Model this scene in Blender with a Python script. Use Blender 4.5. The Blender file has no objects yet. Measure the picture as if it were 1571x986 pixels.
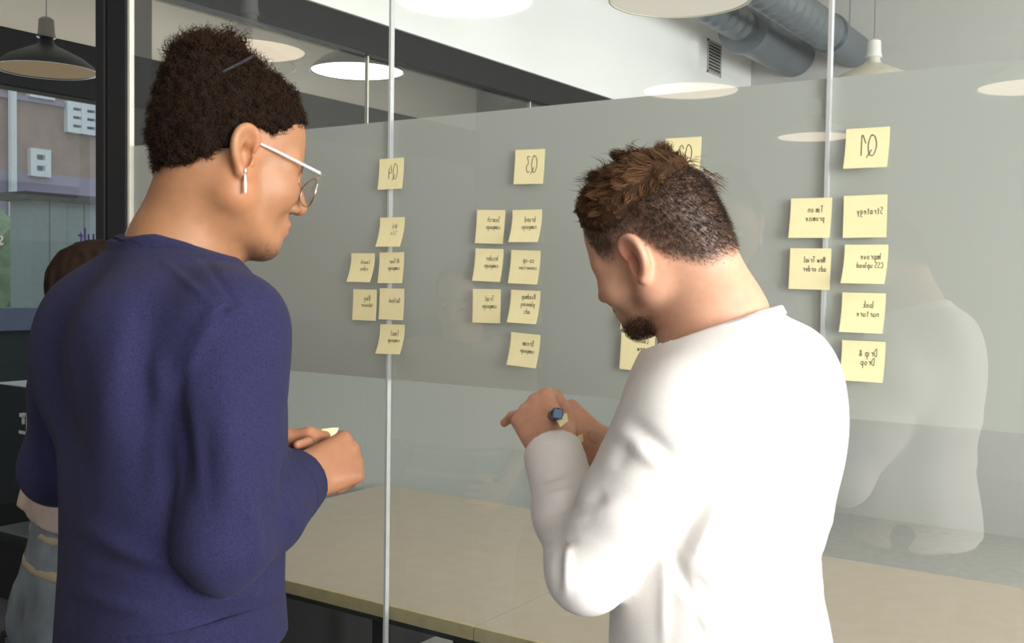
import bpy, math, random
import numpy as np
from mathutils import Matrix, Vector

SC = bpy.context.scene
COL = SC.collection
R = math.radians
rng = np.random.default_rng(7)
random.seed(7)

# ------------------------------------------------------------------ camera
F_PX, W_PX, H_PX = 1574.0, 1571.0, 986.0
YAW, PITCH, ROLL, CAM_Z, CAM_D = R(33.87), R(2.26), R(0.844), 1.54, 1.88
CO = np.array([0.0, -CAM_D, CAM_Z])
FW = np.array([-math.sin(YAW) * math.cos(PITCH), math.cos(YAW) * math.cos(PITCH), -math.sin(PITCH)])
_rt = np.array([math.cos(YAW), math.sin(YAW), 0.0])
_up = np.cross(_rt, FW)
RT = _rt * math.cos(ROLL) + _up * math.sin(ROLL)
UP = -_rt * math.sin(ROLL) + _up * math.cos(ROLL)
cd = bpy.data.cameras.new('camera')
cd.sensor_width = 36.0
cd.lens = 36.0 * F_PX / W_PX
cd.clip_start, cd.clip_end = 0.05, 200
cam = bpy.data.objects.new('camera', cd)
COL.objects.link(cam)
cam.matrix_world = Matrix(((RT[0], UP[0], -FW[0], CO[0]), (RT[1], UP[1], -FW[1], CO[1]),
                           (RT[2], UP[2], -FW[2], CO[2]), (0, 0, 0, 1)))
SC.camera = cam


def at(px, py, z):
    """surveyed point: where the photo shows it, at its own distance z along the view axis"""
    return CO + z * (FW + RT * (px - W_PX / 2) / F_PX - UP * (py - H_PX / 2) / F_PX)


# horizontal axes of the view, for giving directions (right, away, up)
AX_R = np.array([math.cos(YAW), math.sin(YAW), 0.0])
AX_F = np.array([-math.sin(YAW), math.cos(YAW), 0.0])
AX_U = np.array([0.0, 0.0, 1.0])


def dirv(r, a, u=0.0):
    v = AX_R * r + AX_F * a + AX_U * u
    return v / np.linalg.norm(v)


# ------------------------------------------------------------------ world, lights, exposure
wd = bpy.data.worlds.new('sky')
SC.world = wd
wd.use_nodes = True
wn = wd.node_tree
wn.nodes['Background'].inputs[0].default_value = (0.80, 0.88, 1.0, 1)
wn.nodes['Background'].inputs[1].default_value = 0.55


def area(name, loc, rot, sx, sy, power, col):
    l = bpy.data.lights.new(name, 'AREA')
    l.shape, l.size, l.size_y, l.energy, l.color = 'RECTANGLE', sx, sy, power, col
    o = bpy.data.objects.new(name, l)
    COL.objects.link(o)
    o.location, o.rotation_euler = loc, rot
    return o


# daylight, and one added rear fill, through the window bands of the right-hand wall (facing -X)
area('daylight_front_room', (3.05, -1.7, 1.95), (0, R(90), 0), 1.9, 2.6, 150, (1.0, 0.985, 0.96))
area('daylight_meeting_room', (3.05, 2.5, 1.95), (0, R(90), 0), 1.9, 3.6, 110, (1.0, 0.985, 0.96))
area('fill_front_room_rear', (3.05, -5.2, 1.95), (0, R(90), 0), 1.9, 2.6, 55, (1.0, 0.985, 0.96))  # added fill from behind the camera, brightens the glass and notes
# daylight through the windows of the left-hand wall
area('daylight_left_room', (-6.45, 3.0, 2.05), (0, R(-90), 0), 1.4, 5.0, 90, (0.92, 0.96, 1.0))
SC.view_settings.view_transform = 'Standard'
SC.view_settings.look = 'None'
SC.view_settings.exposure = 1.08
SC.view_settings.gamma = 1.0
SC.view_settings.use_curve_mapping = False
LAMP_E = 2.4


# ------------------------------------------------------------------ materials
def lin(c):
    return tuple(((x / 255) / 12.92 if x / 255 <= 0.04045 else ((x / 255 + 0.055) / 1.055) ** 2.4) for x in c)


def mat(name, col, rough=0.6, metal=0.0, var=0.06, scale=20.0, bump=0.0, bscale=200.0, attr=None, sheen=0.0, sss=0.0,
        spec=0.5):
    m = bpy.data.materials.new(name)
    m.use_nodes = True
    nt = m.node_tree
    b = nt.nodes['Principled BSDF']
    tc = nt.nodes.new('ShaderNodeTexCoord')
    nz = nt.nodes.new('ShaderNodeTexNoise')
    nz.inputs['Scale'].default_value = scale
    nz.inputs['Detail'].default_value = 4
    nt.links.new(tc.outputs['Object'], nz.inputs['Vector'])
    mr = nt.nodes.new('ShaderNodeMapRange')
    mr.inputs['From Min'].default_value, mr.inputs['From Max'].default_value = 0.3, 0.7
    mr.inputs['To Min'].default_value, mr.inputs['To Max'].default_value = 1 - var, 1 + var
    nt.links.new(nz.outputs['Fac'], mr.inputs['Value'])
    vm = nt.nodes.new('ShaderNodeVectorMath')
    vm.operation = 'SCALE'
    nt.links.new(mr.outputs[0], vm.inputs['Scale'])
    if attr:
        a = nt.nodes.new('ShaderNodeAttribute')
        a.attribute_name = attr
        nt.links.new(a.outputs['Color'], vm.inputs[0])
    else:
        vm.inputs[0].default_value = col[:3]
    nt.links.new(vm.outputs[0], b.inputs['Base Color'])
    b.inputs['Roughness'].default_value = rough
    b.inputs['Metallic'].default_value = metal
    b.inputs['Specular IOR Level'].default_value = spec
    if sheen:
        b.inputs['Sheen Weight'].default_value = sheen
        b.inputs['Sheen Roughness'].default_value = 0.5
    if sss:
        b.inputs['Subsurface Weight'].default_value = sss
        b.inputs['Subsurface Radius'].default_value = (0.012, 0.005, 0.003)
        b.inputs['Subsurface Scale'].default_value = 1.0
    if bump:
        n2 = nt.nodes.new('ShaderNodeTexNoise')
        n2.inputs['Scale'].default_value = bscale
        n2.inputs['Detail'].default_value = 3
        nt.links.new(tc.outputs['Object'], n2.inputs['Vector'])
        bp = nt.nodes.new('ShaderNodeBump')
        bp.inputs['Strength'].default_value = bump
        bp.inputs['Distance'].default_value = 0.002
        nt.links.new(n2.outputs['Fac'], bp.inputs['Height'])
        nt.links.new(bp.outputs[0], b.inputs['Normal'])
    return m


def mat_emit(name, col, strength):
    m = bpy.data.materials.new(name)
    m.use_nodes = True
    nt = m.node_tree
    nt.nodes.remove(nt.nodes['Principled BSDF'])
    e = nt.nodes.new('ShaderNodeEmission')
    e.inputs[0].default_value = (*col, 1)
    e.inputs[1].default_value = strength
    nt.links.new(e.outputs[0], nt.nodes['Material Output'].inputs[0])
    return m


def mat_glass(name, tint=(0.96, 0.98, 0.97), gain=2.5):
    """thin architectural pane: see-through, with the mirror reflection of both its faces on the side looked at"""
    m = bpy.data.materials.new(name)
    m.use_nodes = True
    nt = m.node_tree
    nt.nodes.remove(nt.nodes['Principled BSDF'])
    tr = nt.nodes.new('ShaderNodeBsdfTransparent')
    tr.inputs[0].default_value = (*tint, 1)
    gl = nt.nodes.new('ShaderNodeBsdfGlossy')
    gl.inputs['Roughness'].default_value = 0.0
    fr = nt.nodes.new('ShaderNodeFresnel')
    fr.inputs[0].default_value = 1.5
    ge = nt.nodes.new('ShaderNodeNewGeometry')
    inv = nt.nodes.new('ShaderNodeMath')
    inv.operation = 'SUBTRACT'
    inv.inputs[0].default_value = 1.0
    nt.links.new(ge.outputs['Backfacing'], inv.inputs[1])
    m1 = nt.nodes.new('ShaderNodeMath')
    m1.operation = 'MULTIPLY'
    nt.links.new(fr.outputs[0], m1.inputs[0])
    nt.links.new(inv.outputs[0], m1.inputs[1])
    m2 = nt.nodes.new('ShaderNodeMath')
    m2.operation = 'MULTIPLY'
    m2.use_clamp = True
    m2.inputs[1].default_value = gain
    nt.links.new(m1.outputs[0], m2.inputs[0])
    mx = nt.nodes.new('ShaderNodeMixShader')
    nt.links.new(m2.outputs[0], mx.inputs[0])
    nt.links.new(tr.outputs[0], mx.inputs[1])
    nt.links.new(gl.outputs[0], mx.inputs[2])
    nt.links.new(mx.outputs[0], nt.nodes['Material Output'].inputs[0])
    return m


def mat_film(name, col, opacity):
    m = bpy.data.materials.new(name)
    m.use_nodes = True
    nt = m.node_tree
    nt.nodes.remove(nt.nodes['Principled BSDF'])
    tr = nt.nodes.new('ShaderNodeBsdfTransparent')
    df = nt.nodes.new('ShaderNodeBsdfDiffuse')
    df.inputs[0].default_value = (*col, 1)
    tl = nt.nodes.new('ShaderNodeBsdfTranslucent')
    tl.inputs[0].default_value = (*col, 1)
    m0 = nt.nodes.new('ShaderNodeMixShader')
    m0.inputs[0].default_value = 0.35
    nt.links.new(df.outputs[0], m0.inputs[1])
    nt.links.new(tl.outputs[0], m0.inputs[2])
    mx = nt.nodes.new('ShaderNodeMixShader')
    mx.inputs[0].default_value = opacity
    nt.links.new(tr.outputs[0], mx.inputs[1])
    nt.links.new(m0.outputs[0], mx.inputs[2])
    nt.links.new(mx.outputs[0], nt.nodes['Material Output'].inputs[0])
    return m


M = {}
M['white_wall'] = mat('white_paint', (0.76, 0.76, 0.75), 0.8, var=0.008, scale=3)
M['grey_wall'] = mat('grey_paint', (0.50, 0.50, 0.485), 0.8, var=0.01, scale=3)
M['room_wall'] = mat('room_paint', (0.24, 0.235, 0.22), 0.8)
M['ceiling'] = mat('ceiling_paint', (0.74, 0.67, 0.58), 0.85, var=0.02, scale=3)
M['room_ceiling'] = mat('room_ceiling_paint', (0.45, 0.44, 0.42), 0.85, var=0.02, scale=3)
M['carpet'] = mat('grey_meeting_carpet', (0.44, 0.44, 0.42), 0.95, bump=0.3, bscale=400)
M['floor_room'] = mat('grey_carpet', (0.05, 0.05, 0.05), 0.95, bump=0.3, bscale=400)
M['frame'] = mat('charcoal_frame', (0.026, 0.026, 0.028), 0.6, spec=0.15)
M['frame_dark'] = mat('black_gasket', (0.006, 0.006, 0.006), 0.5)
M['strip'] = mat('pale_glass_edge', (0.62, 0.60, 0.52), 0.4)
M['joint'] = mat('clear_joint', (0.47, 0.472, 0.47), 0.35)
M['glass'] = mat_glass('glass')
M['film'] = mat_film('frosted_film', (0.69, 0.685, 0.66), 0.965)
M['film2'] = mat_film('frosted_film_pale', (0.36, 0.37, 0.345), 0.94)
M['tabletop'] = mat('beige_laminate', (0.52, 0.44, 0.345), 0.2, var=0.03, spec=0.8)
M['wood'] = mat('light_oak_edge', (0.52, 0.43, 0.25), 0.5, var=0.1, scale=30)
M['duct'] = mat('galvanised_steel', (0.23, 0.26, 0.29), 0.38, 0.65, var=0.05, scale=8)
M['grille'] = mat('grey_grille', (0.42, 0.42, 0.40), 0.5)
M['dark'] = mat('dark_void', (0.03, 0.03, 0.03), 0.8)
M['lamp_white'] = mat('cream_enamel', (0.66, 0.63, 0.54), 0.35)
M['lamp_dark'] = mat('dark_enamel', (0.016, 0.016, 0.016), 0.5, spec=0.2)
M['lamp_socket'] = mat('white_plastic', (0.72, 0.72, 0.70), 0.4)
M['cord'] = mat('grey_cord', (0.20, 0.20, 0.20), 0.6)
M['diffuser'] = mat_emit('lit_diffuser', (1.0, 0.83, 0.62), LAMP_E)
M['diffuser_soft'] = mat_emit('softly_lit_diffuser', (1.0, 0.90, 0.76), 0.36)
M['diffuser_bright'] = mat_emit('lit_diffuser_bright', (1.0, 0.90, 0.74), LAMP_E * 1.3)
M['diffuser_dim'] = mat_emit('lit_diffuser_dim', (1.0, 0.74, 0.45), 0.13)
M['brick'] = mat('brick_facade', (0.36, 0.24, 0.20), 0.9, var=0.15, scale=3)
M['lilac_tint'] = mat('lilac_reflection_tint', (0.33, 0.28, 0.40), 0.9, var=0.1, scale=1.5)  # lilac of a reflection, painted in as facade colour
M['white_trim'] = mat('white_window_paint', (0.80, 0.82, 0.85), 0.5)
M['pane_dark'] = mat('dark_pane', (0.10, 0.12, 0.16), 0.15)
M['hedge'] = mat('hedge_leaves', (0.20, 0.30, 0.16), 0.9, var=0.35, scale=9)
M['shed'] = mat('grey_shed_boards', (0.30, 0.36, 0.38), 0.8)
M['grass'] = mat('lawn', (0.20, 0.28, 0.13), 0.95, var=0.25, scale=4)
M['blue'] = mat('blue_panel', (0.07, 0.11, 0.25), 0.6)
M['slate'] = mat('slate_paint', (0.045, 0.055, 0.06), 0.9, spec=0.1)
M['black_plastic'] = mat('black_plastic', (0.018, 0.02, 0.023), 0.75, spec=0.15)
M['label_white'] = mat('white_label', (0.75, 0.76, 0.77), 0.6)
M['grey_plastic'] = mat('grey_plastic', (0.24, 0.24, 0.23), 0.5)
M['note'] = mat('yellow_note_paper', lin((243, 231, 180)), 0.8, var=0.03, scale=30)
M['ink'] = mat('black_marker_ink', (0.045, 0.042, 0.04), 0.7, var=0.2, scale=200)
M['ink_faint'] = mat('faint_marker_ink', (0.34, 0.31, 0.22), 0.7, var=0.2, scale=200)
M['purple'] = mat('purple_lettering', (0.09, 0.05, 0.25), 0.6)
M['white_letter'] = mat('white_lettering', (0.8, 0.8, 0.78), 0.6)


# ------------------------------------------------------------------ object helpers
def tag(o, label=None, cat=None, group=None, kind=None):
    if label: o['label'] = label
    if cat: o['category'] = cat
    if group: o['group'] = group
    if kind: o['kind'] = kind
    return o


def empty(name, loc=(0, 0, 0), rz=0.0, parent=None):
    o = bpy.data.objects.new(name, None)
    COL.objects.link(o)
    o.empty_display_size = 0.1
    o.location = loc
    o.rotation_euler = (0, 0, rz)
    if parent: o.parent = parent
    return o


def mesh_np(name, V, Fc, material, parent=None, smooth=False, col=None):
    """link ONE mesh object from numpy verts and an (n,3|4) face array or a list of arrays"""
    me = bpy.data.meshes.new(name)
    V = np.asarray(V, dtype=np.float32)
    fl = Fc if isinstance(Fc, list) else [Fc]
    fl = [np.asarray(f, dtype=np.int32) for f in fl if len(f)]
    nl = sum(f.size for f in fl)
    npoly = sum(len(f) for f in fl)
    me.vertices.add(len(V))
    me.vertices.foreach_set('co', V.ravel())
    me.loops.add(nl)
    me.loops.foreach_set('vertex_index', np.concatenate([f.ravel() for f in fl]))
    me.polygons.add(npoly)
    tot = np.concatenate([np.full(len(f), f.shape[1], np.int32) for f in fl])
    me.polygons.foreach_set('loop_start', np.concatenate([[0], np.cumsum(tot)[:-1]]).astype(np.int32))
    me.polygons.foreach_set('loop_total', tot)
    me.polygons.foreach_set('use_smooth', np.full(npoly, smooth))
    me.update(calc_edges=True)
    me.validate()
    if col is not None:
        a = me.color_attributes.new('Col', 'FLOAT_COLOR', 'POINT')
        c4 = np.ones((len(V), 4), np.float32)
        c4[:, :3] = col
        a.data.foreach_set('color', c4.ravel())
    me.materials.append(material)
    o = bpy.data.objects.new(name, me)
    COL.objects.link(o)
    if parent: o.parent = parent
    return o


class MB:
    """collects shapes of one part into one mesh"""

    def __init__(self):
        self.v, self.f = [], []

    def add(self, V, Fs):
        n = len(self.v)
        self.v += [tuple(map(float, p)) for p in V]
        self.f += [tuple(i + n for i in f) for f in Fs]

    def box(self, x0, x1, y0, y1, z0, z1, bev=0.0):
        if bev <= 0:
            V = [(x, y, z) for z in (z0, z1) for y in (y0, y1) for x in (x0, x1)]
            self.add(V, [(0, 2, 3, 1), (4, 5, 7, 6), (0, 1, 5, 4), (2, 6, 7, 3), (0, 4, 6, 2), (1, 3, 7, 5)])
            return
        import bmesh
        bm = bmesh.new()
        bmesh.ops.create_cube(bm, size=1.0)
        for v in bm.verts:
            v.co = Vector(((x0 + x1) / 2 + v.co.x * (x1 - x0), (y0 + y1) / 2 + v.co.y * (y1 - y0),
                           (z0 + z1) / 2 + v.co.z * (z1 - z0)))
        bmesh.ops.bevel(bm, geom=bm.edges[:], offset=bev, segments=2, affect='EDGES', profile=0.6)
        bm.verts.index_update()
        self.add([v.co[:] for v in bm.verts], [[v.index for v in f.verts] for f in bm.faces])
        bm.free()

    def tube(self, pts, rad, n=10, caps=True):
        pts = [Vector(p) for p in pts]
        rr = rad if hasattr(rad, '__len__') else [rad] * len(pts)
        V, Fs = [], []
        prev = None
        for i, p in enumerate(pts):
            t = (pts[min(i + 1, len(pts) - 1)] - pts[max(i - 1, 0)]).normalized()
            if prev is None:
                prev = t.orthogonal().normalized()
            prev = (prev - t * prev.dot(t)).normalized()
            b = t.cross(prev)
            for k in range(n):
                a = 2 * math.pi * k / n
                V.append(p + (prev * math.cos(a) + b * math.sin(a)) * rr[i])
        for i in range(len(pts) - 1):
            for k in range(n):
                Fs.append((i * n + k, i * n + (k + 1) % n, (i + 1) * n + (k + 1) % n, (i + 1) * n + k))
        if caps:
            Fs.append(tuple(range(n))[::-1])
            Fs.append(tuple((len(pts) - 1) * n + k for k in range(n)))
        self.add(V, Fs)

    def lathe(self, c, prof, n=48, closed=False):
        V, Fs = [], []
        for r, z in prof:
            for k in range(n):
                a = 2 * math.pi * k / n
                V.append((c[0] + r * math.cos(a), c[1] + r * math.sin(a), c[2] + z))
        m = len(prof)
        for i in range(m if closed else m - 1):
            j = (i + 1) % m
            for k in range(n):
                Fs.append((i * n + k, i * n + (k + 1) % n, j * n + (k + 1) % n, j * n + k))
        if not closed:
            if prof[0][0] > 1e-6: Fs.append(tuple(range(n))[::-1])
            if prof[-1][0] > 1e-6: Fs.append(tuple((m - 1) * n + k for k in range(n)))
        self.add(V, Fs)

    def build(self, name, material, parent=None, smooth=False):
        me = bpy.data.meshes.new(name)
        me.from_pydata(self.v, [], self.f)
        me.update()
        me.materials.append(material)
        if smooth:
            me.polygons.foreach_set('use_smooth', np.full(len(me.polygons), True))
            me.set_sharp_from_angle(angle=R(40))
        o = bpy.data.objects.new(name, me)
        COL.objects.link(o)
        if parent: o.parent = parent
        return o


def box(name, m, parent, *b, bev=0.0):
    k = MB()
    k.box(*b, bev=bev)
    return k.build(name, m, parent)


def struct(o):
    o['kind'] = 'structure'
    return o


# ------------------------------------------------------------------ the setting
XC = -2.68            # plane of the cross partition
YF = 5.05             # far wall of the meeting room
XL, XR = -6.6, 3.2
YB = -7.2
ZC = 3.6
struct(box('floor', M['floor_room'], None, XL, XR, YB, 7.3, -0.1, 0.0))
fl2 = struct(box('floor_meeting_room', M['carpet'], None, XC, XR, 0.02, YF, 0.0, 0.012))
struct(box('ceiling', M['ceiling'], None, XL - 0.1, XR + 0.1, 0.0, 7.4, ZC, ZC + 0.1))
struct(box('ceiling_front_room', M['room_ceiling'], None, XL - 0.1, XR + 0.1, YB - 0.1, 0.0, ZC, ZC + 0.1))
struct(box('wall_far', M['grey_wall'], None, XC - 0.1, XR, YF, YF + 0.12, 0.0, ZC))
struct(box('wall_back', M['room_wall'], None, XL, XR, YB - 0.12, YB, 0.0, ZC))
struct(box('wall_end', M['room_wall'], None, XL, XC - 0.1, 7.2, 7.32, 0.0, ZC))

# right wall with two window bands and a rear opening added for the fill
wr = struct(empty('wall_right'))
box('wall_panel', M['white_wall'], wr, XR, XR + 0.15, YB, 7.3, 0.0, 0.95)
box('wall_panel', M['white_wall'], wr, XR, XR + 0.15, YB, 7.3, 2.95, ZC)
for a, b in ((YB, -6.6), (-3.8, -3.1), (-0.3, 0.6), (4.4, 7.3)):
    box('wall_panel', M['white_wall'], wr, XR, XR + 0.15, a, b, 0.95, 2.95)
for i, (a, b) in enumerate(((-3.1, -0.3), (0.6, 4.4), (-6.6, -3.8))):  # the last opening is added, it goes with the rear fill
    w = struct(empty('window_%d' % (1, 2, 4)[i]))
    n = 4
    for k in range(n + 1):
        y = a + (b - a) * k / n
        box('mullion', M['frame'], w, XR + 0.04, XR + 0.1, y - 0.03, y + 0.03, 0.95, 2.95)
    for z in (0.95, 2.89):
        box('rail', M['frame'], w, XR + 0.04, XR + 0.1, a, b, z, z + 0.06)
    for k in range(n):
        box('pane', M['glass'], w, XR + 0.065, XR + 0.075, a + (b - a) * k / n + 0.03, a + (b - a) * (k + 1) / n - 0.03,
            1.01, 2.89)

# left wall: dark lintel, window ribbon, blue sill panel, slate spandrel
wl = struct(empty('wall_left'))
box('spandrel', M['slate'], wl, XL - 0.15, XL, YB, 7.3, 0.0, 1.16)
box('sill_panel', M['blue'], wl, XL - 0.15, XL + 0.03, 0.2, 7.2, 1.16, 1.31)
box('lintel', M['frame'], wl, XL - 0.15, XL + 0.05, YB, 7.3, 2.78, 3.15)
box('upper_wall', M['ceiling'], wl, XL - 0.15, XL, YB, 7.3, 3.15, ZC)
box('wall_panel', M['room_wall'], wl, XL - 0.15, XL, YB, 0.2, 1.16, 2.78)
w3 = struct(empty('window_3'))
for k in range(6):
    y = 0.2 + 7.0 * k / 5
    box('mullion', M['frame'], w3, XL - 0.1, XL - 0.04, y - 0.025, y + 0.025, 1.31, 2.78)
for k in range(5):
    box('pane', M['glass'], w3, XL - 0.075, XL - 0.065, 0.2 + 7.0 * k / 5 + 0.025, 0.2 + 7.0 * (k + 1) / 5 - 0.025, 1.31,
        2.78)

# ---- glass partition the notes hang on (plane y = 0)
GZ = 3.45
ga = struct(empty('wall_glass'))
SEAMS = [-2.612, -1.618, -0.574, 0.47, 1.51, 2.55, XR]
for a, b in zip(SEAMS[:-1], SEAMS[1:]):
    p = box('glass_pane', M['glass'], ga, a + 0.0033, b - 0.0033, -0.006, 0.006, 0.04, GZ)
for x in SEAMS[1:-1]:
    box('glass_joint', M['joint'], ga, x - 0.0033, x + 0.0033, -0.0065, 0.0065, 0.04, GZ)
box('edge_strip', M['strip'], ga, -2.618, -2.608, -0.008, 0.008, 0.04, GZ)
for a, b in zip(SEAMS[:-1], SEAMS[1:]):
    box('frosted_film', M['film'], ga, a + 0.001, b - 0.001, 0.0068, 0.0076, 1.299, 1.918)
box('floor_channel', M['frame'], ga, -2.61, XR, -0.025, 0.025, 0.0, 0.05)
box('head_channel', M['frame'], ga, -2.61, XR, -0.025, 0.025, GZ, ZC)
# the two charcoal posts of the corner, with a gasket groove between
box('post', M['frame'], ga, -2.711, -2.622, -0.012, 0.08, 0.0, ZC, bev=0.004)
box('post', M['frame'], ga, -2.768, -2.725, -0.012, 0.08, 0.0, ZC, bev=0.004)
box('gasket', M['frame_dark'], ga, -2.7255, -2.7105, -0.006, 0.07, 0.0, ZC)
# left of the corner: one more glazed leaf, then solid wall
box('glass_pane', M['glass'], ga, -3.95, -2.768, 0.02, 0.032, 0.04, GZ)
box('post', M['frame'], ga, -4.03, -3.95, -0.03, 0.08, 0.0, ZC, bev=0.004)
box('wall_panel', M['room_wall'], ga, XL, -4.03, -0.03, 0.08, 0.0, ZC)
box('head_channel', M['frame'], ga, -3.95, -2.768, -0.012, 0.06, GZ, ZC)
box('floor_channel', M['frame'], ga, -3.95, -2.768, 0.0, 0.05, 0.0, 0.05)

# ---- cross partition (plane x = XC): charcoal head rail, white bulkhead above, glazing below
gc = struct(empty('wall_partition'))
box('head_rail', M['frame'], gc, XC - 0.052, XC, 0.08, YF, 2.405, 2.527, bev=0.003)
box('bulkhead', M['white_wall'], gc, XC - 0.09, XC + 0.012, 0.08, YF, 2.527, ZC)
ys = [0.08, 1.14, 2.3, 3.6, YF]
for a, b in zip(ys[:-1], ys[1:]):
    box('glass_pane', M['glass'], gc, XC - 0.05, XC - 0.038, a + 0.004, b - 0.004, 0.04, 2.41)
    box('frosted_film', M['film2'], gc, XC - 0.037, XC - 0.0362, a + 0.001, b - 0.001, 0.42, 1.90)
for y in ys[1:-1]:
    box('glass_joint', M['strip'], gc, XC - 0.051, XC - 0.037, y - 0.004, y + 0.004, 0.04, 2.41)
box('under_table_shade', M['frame'], gc, XC - 0.06, XC, 0.08, YF, 0.0, 0.42)  # added dark panel standing in for the shade under the tables

# ------------------------------------------------------------------ lamps
def lamp_proto(name, x, y, zb, r, shade, inner, label, group='pendant lamps', thing_cat='lamp'):
    t = empty(name, (x, y, zb))
    tag(t, label, thing_cat, group)
    prof = [(0.030, 0.165), (0.040, 0.132), (0.055, 0.122), (r * 0.42, 0.100), (r * 0.72, 0.064), (r * 0.92, 0.026), (r, 0.0)]
    k = MB()
    full = prof + [(r - 0.006, 0.0), (r * 0.91, 0.020), (r * 0.71, 0.057), (r * 0.41, 0.092), (0.02, 0.114)]
    k.lathe((0, 0, 0), full, 56)
    k.build('lamp_shade', M[shade], t, True)
    k = MB()
    k.lathe((0, 0, 0), [(0.0, 0.012), (r * 0.60, 0.011), (r - 0.012, 0.009), (r - 0.012, 0.004), (r * 0.6, 0.004), (0, 0.004)],
            56, True)
    k.build('diffuser', M[inner], t, True)
    k = MB()
    k.lathe((0, 0, 0), [(0.0, 0.265), (0.020, 0.265), (0.036, 0.252), (0.040, 0.185), (0.046, 0.165), (0.030, 0.155), (0, 0.155)], 24)
    k.build('socket', M['lamp_socket' if shade == 'lamp_white' else 'lamp_dark'], t, True)
    k = MB()
    k.tube([(0, 0, 0.26), (0, 0, ZC - zb)], 0.0035, 8)
    k.build('cord', M['cord'], t, True)
    return t


def lamp_copy(src, name, loc, label):
    t = src.copy()
    COL.objects.link(t)
    t.name = name
    t.location = loc
    t['label'] = label
    for ch in src.children:
        c = ch.copy()
        COL.objects.link(c)
        c.parent = t
        if ch.name.startswith('cord'):
            c.scale.z = (ZC - loc[2] - 0.26) / (ZC - 2.55 - 0.26)
            c.location.z = 0.26 * (1 - c.scale.z)
    return t


L1 = lamp_proto('pendant_lamp', -1.58, 1.52, 2.55, 0.255, 'lamp_white', 'diffuser_soft',
                'large cream pendant lamp over the table behind the glass, at the top edge')
lamp_copy(L1, 'pendant_lamp', (-1.56, 4.02, 2.65), 'small far cream pendant lamp on its cord, right of the steel ducts')
L2 = lamp_proto('pendant_lamp', -2.26, -1.16, 2.55, 0.255, 'lamp_white', 'diffuser', 'cream pendant lamp mirrored at the top of the glass, left of the ducts')
for x, y, lb in ((-2.27, -3.17, 'cream pendant lamp mirrored across the upper edge of the frosted film'),
                 (-2.23, -5.13, 'cream pendant lamp mirrored as the thin ellipse left of the Q1 note'),
                 (-0.75, -3.90, 'cream pendant lamp mirrored at the right edge of the glass'),
                 (-3.58, -1.32, 'cream pendant lamp mirrored beside the curly hair bun')):
    lamp_copy(L2, 'pendant_lamp', (x, y, 2.55), lb)
lamp_proto('pendant_lamp', -3.50, 1.93, 2.56, 0.235, 'lamp_dark', 'diffuser_bright',
           'dark pendant lamp with bright white underside, right of the curly hair bun')
lamp_proto('pendant_lamp', -4.85, 1.12, 2.56, 0.245, 'lamp_dark', 'diffuser_dim',
           'dark pendant lamp with dull tan underside, behind the left glass pane')

# ------------------------------------------------------------------ ducts and grille
def duct(name, x, z, sections, label):
    t = empty(name, (x, sections[0][0], z))
    tag(t, label, 'duct', 'steel ventilation ducts')
    y0 = sections[0][0]
    k = MB()
    pts, rr = [], []
    for (ya, yb, r, ribs) in sections:
        n = max(2, int((yb - ya) / 0.03)) if ribs else 2
        for i in range(n):
            y = ya + (yb - ya) * i / (n - 1)
            pts.append((0, y - y0, 0))
            rr.append(r + (0.012 if ribs and i % 4 < 2 else 0.0))
    k.tube(pts, rr, 40)
    k.build('duct_body', M['duct'], t, True)
    for (ya, yb, r, ribs) in sections[1:]:
        k = MB()
        k.tube([(0, ya - y0 - 0.025, 0), (0, ya - y0 + 0.025, 0)], r + 0.014, 40)
        k.build('flange', M['duct'], t, True)
    for y in np.linspace(sections[0][0] + 0.6, sections[-1][1] - 0.12, 3):
        k = MB()
        rmax = [s for s in sections if s[0] <= y][-1][2]
        k.tube([(0, y - y0, rmax - 0.01), (0, y - y0, ZC - z)], 0.005, 6)
        k.build('hanger_rod', M['duct'], t)
    return t


duct('ventilation_duct', -2.37, 3.11, [(1.6, 4.15, 0.090, True), (4.15, YF, 0.150, False)],
     'thick grey steel duct stepping up in diameter, beside the white bulkhead')
duct('ventilation_duct', -1.96, 3.09, [(1.0, 4.5, 0.100, True), (4.5, YF, 0.11, False)],
     'slimmer ribbed steel duct, crossed by the right glass joint')
vg = empty('vent_grille', (XC + 0.012, 4.28, 2.89))
tag(vg, 'grey louvred vent grille on the white bulkhead below the ducts', 'vent')
for a in ((0, 0.008, 0, 0.22, 0.0, 0.012), (0, 0.008, 0, 0.22, 0.198, 0.21), (0, 0.008, 0, 0.012, 0, 0.21), (0, 0.008, 0.208, 0.22, 0, 0.21)):
    box('frame_bar', M['grille'], vg, *a)
box('backing', M['dark'], vg, 0, 0.002, 0.01, 0.21, 0.01, 0.2)
for i in range(9):
    z = 0.016 + i * 0.0205
    k = MB()
    k.add([(0.002, 0.01, z + 0.012), (0.002, 0.21, z + 0.012), (0.010, 0.21, z), (0.010, 0.01, z),
           (0.002, 0.01, z + 0.010), (0.002, 0.21, z + 0.010), (0.009, 0.21, z - 0.002), (0.009, 0.01, z - 0.002)],
          [(0, 3, 2, 1), (4, 5, 6, 7), (0, 1, 5, 4), (2, 3, 7, 6), (1, 2, 6, 5), (0, 4, 7, 3)])
    k.build('louvre', M['grille'], vg)

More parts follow.
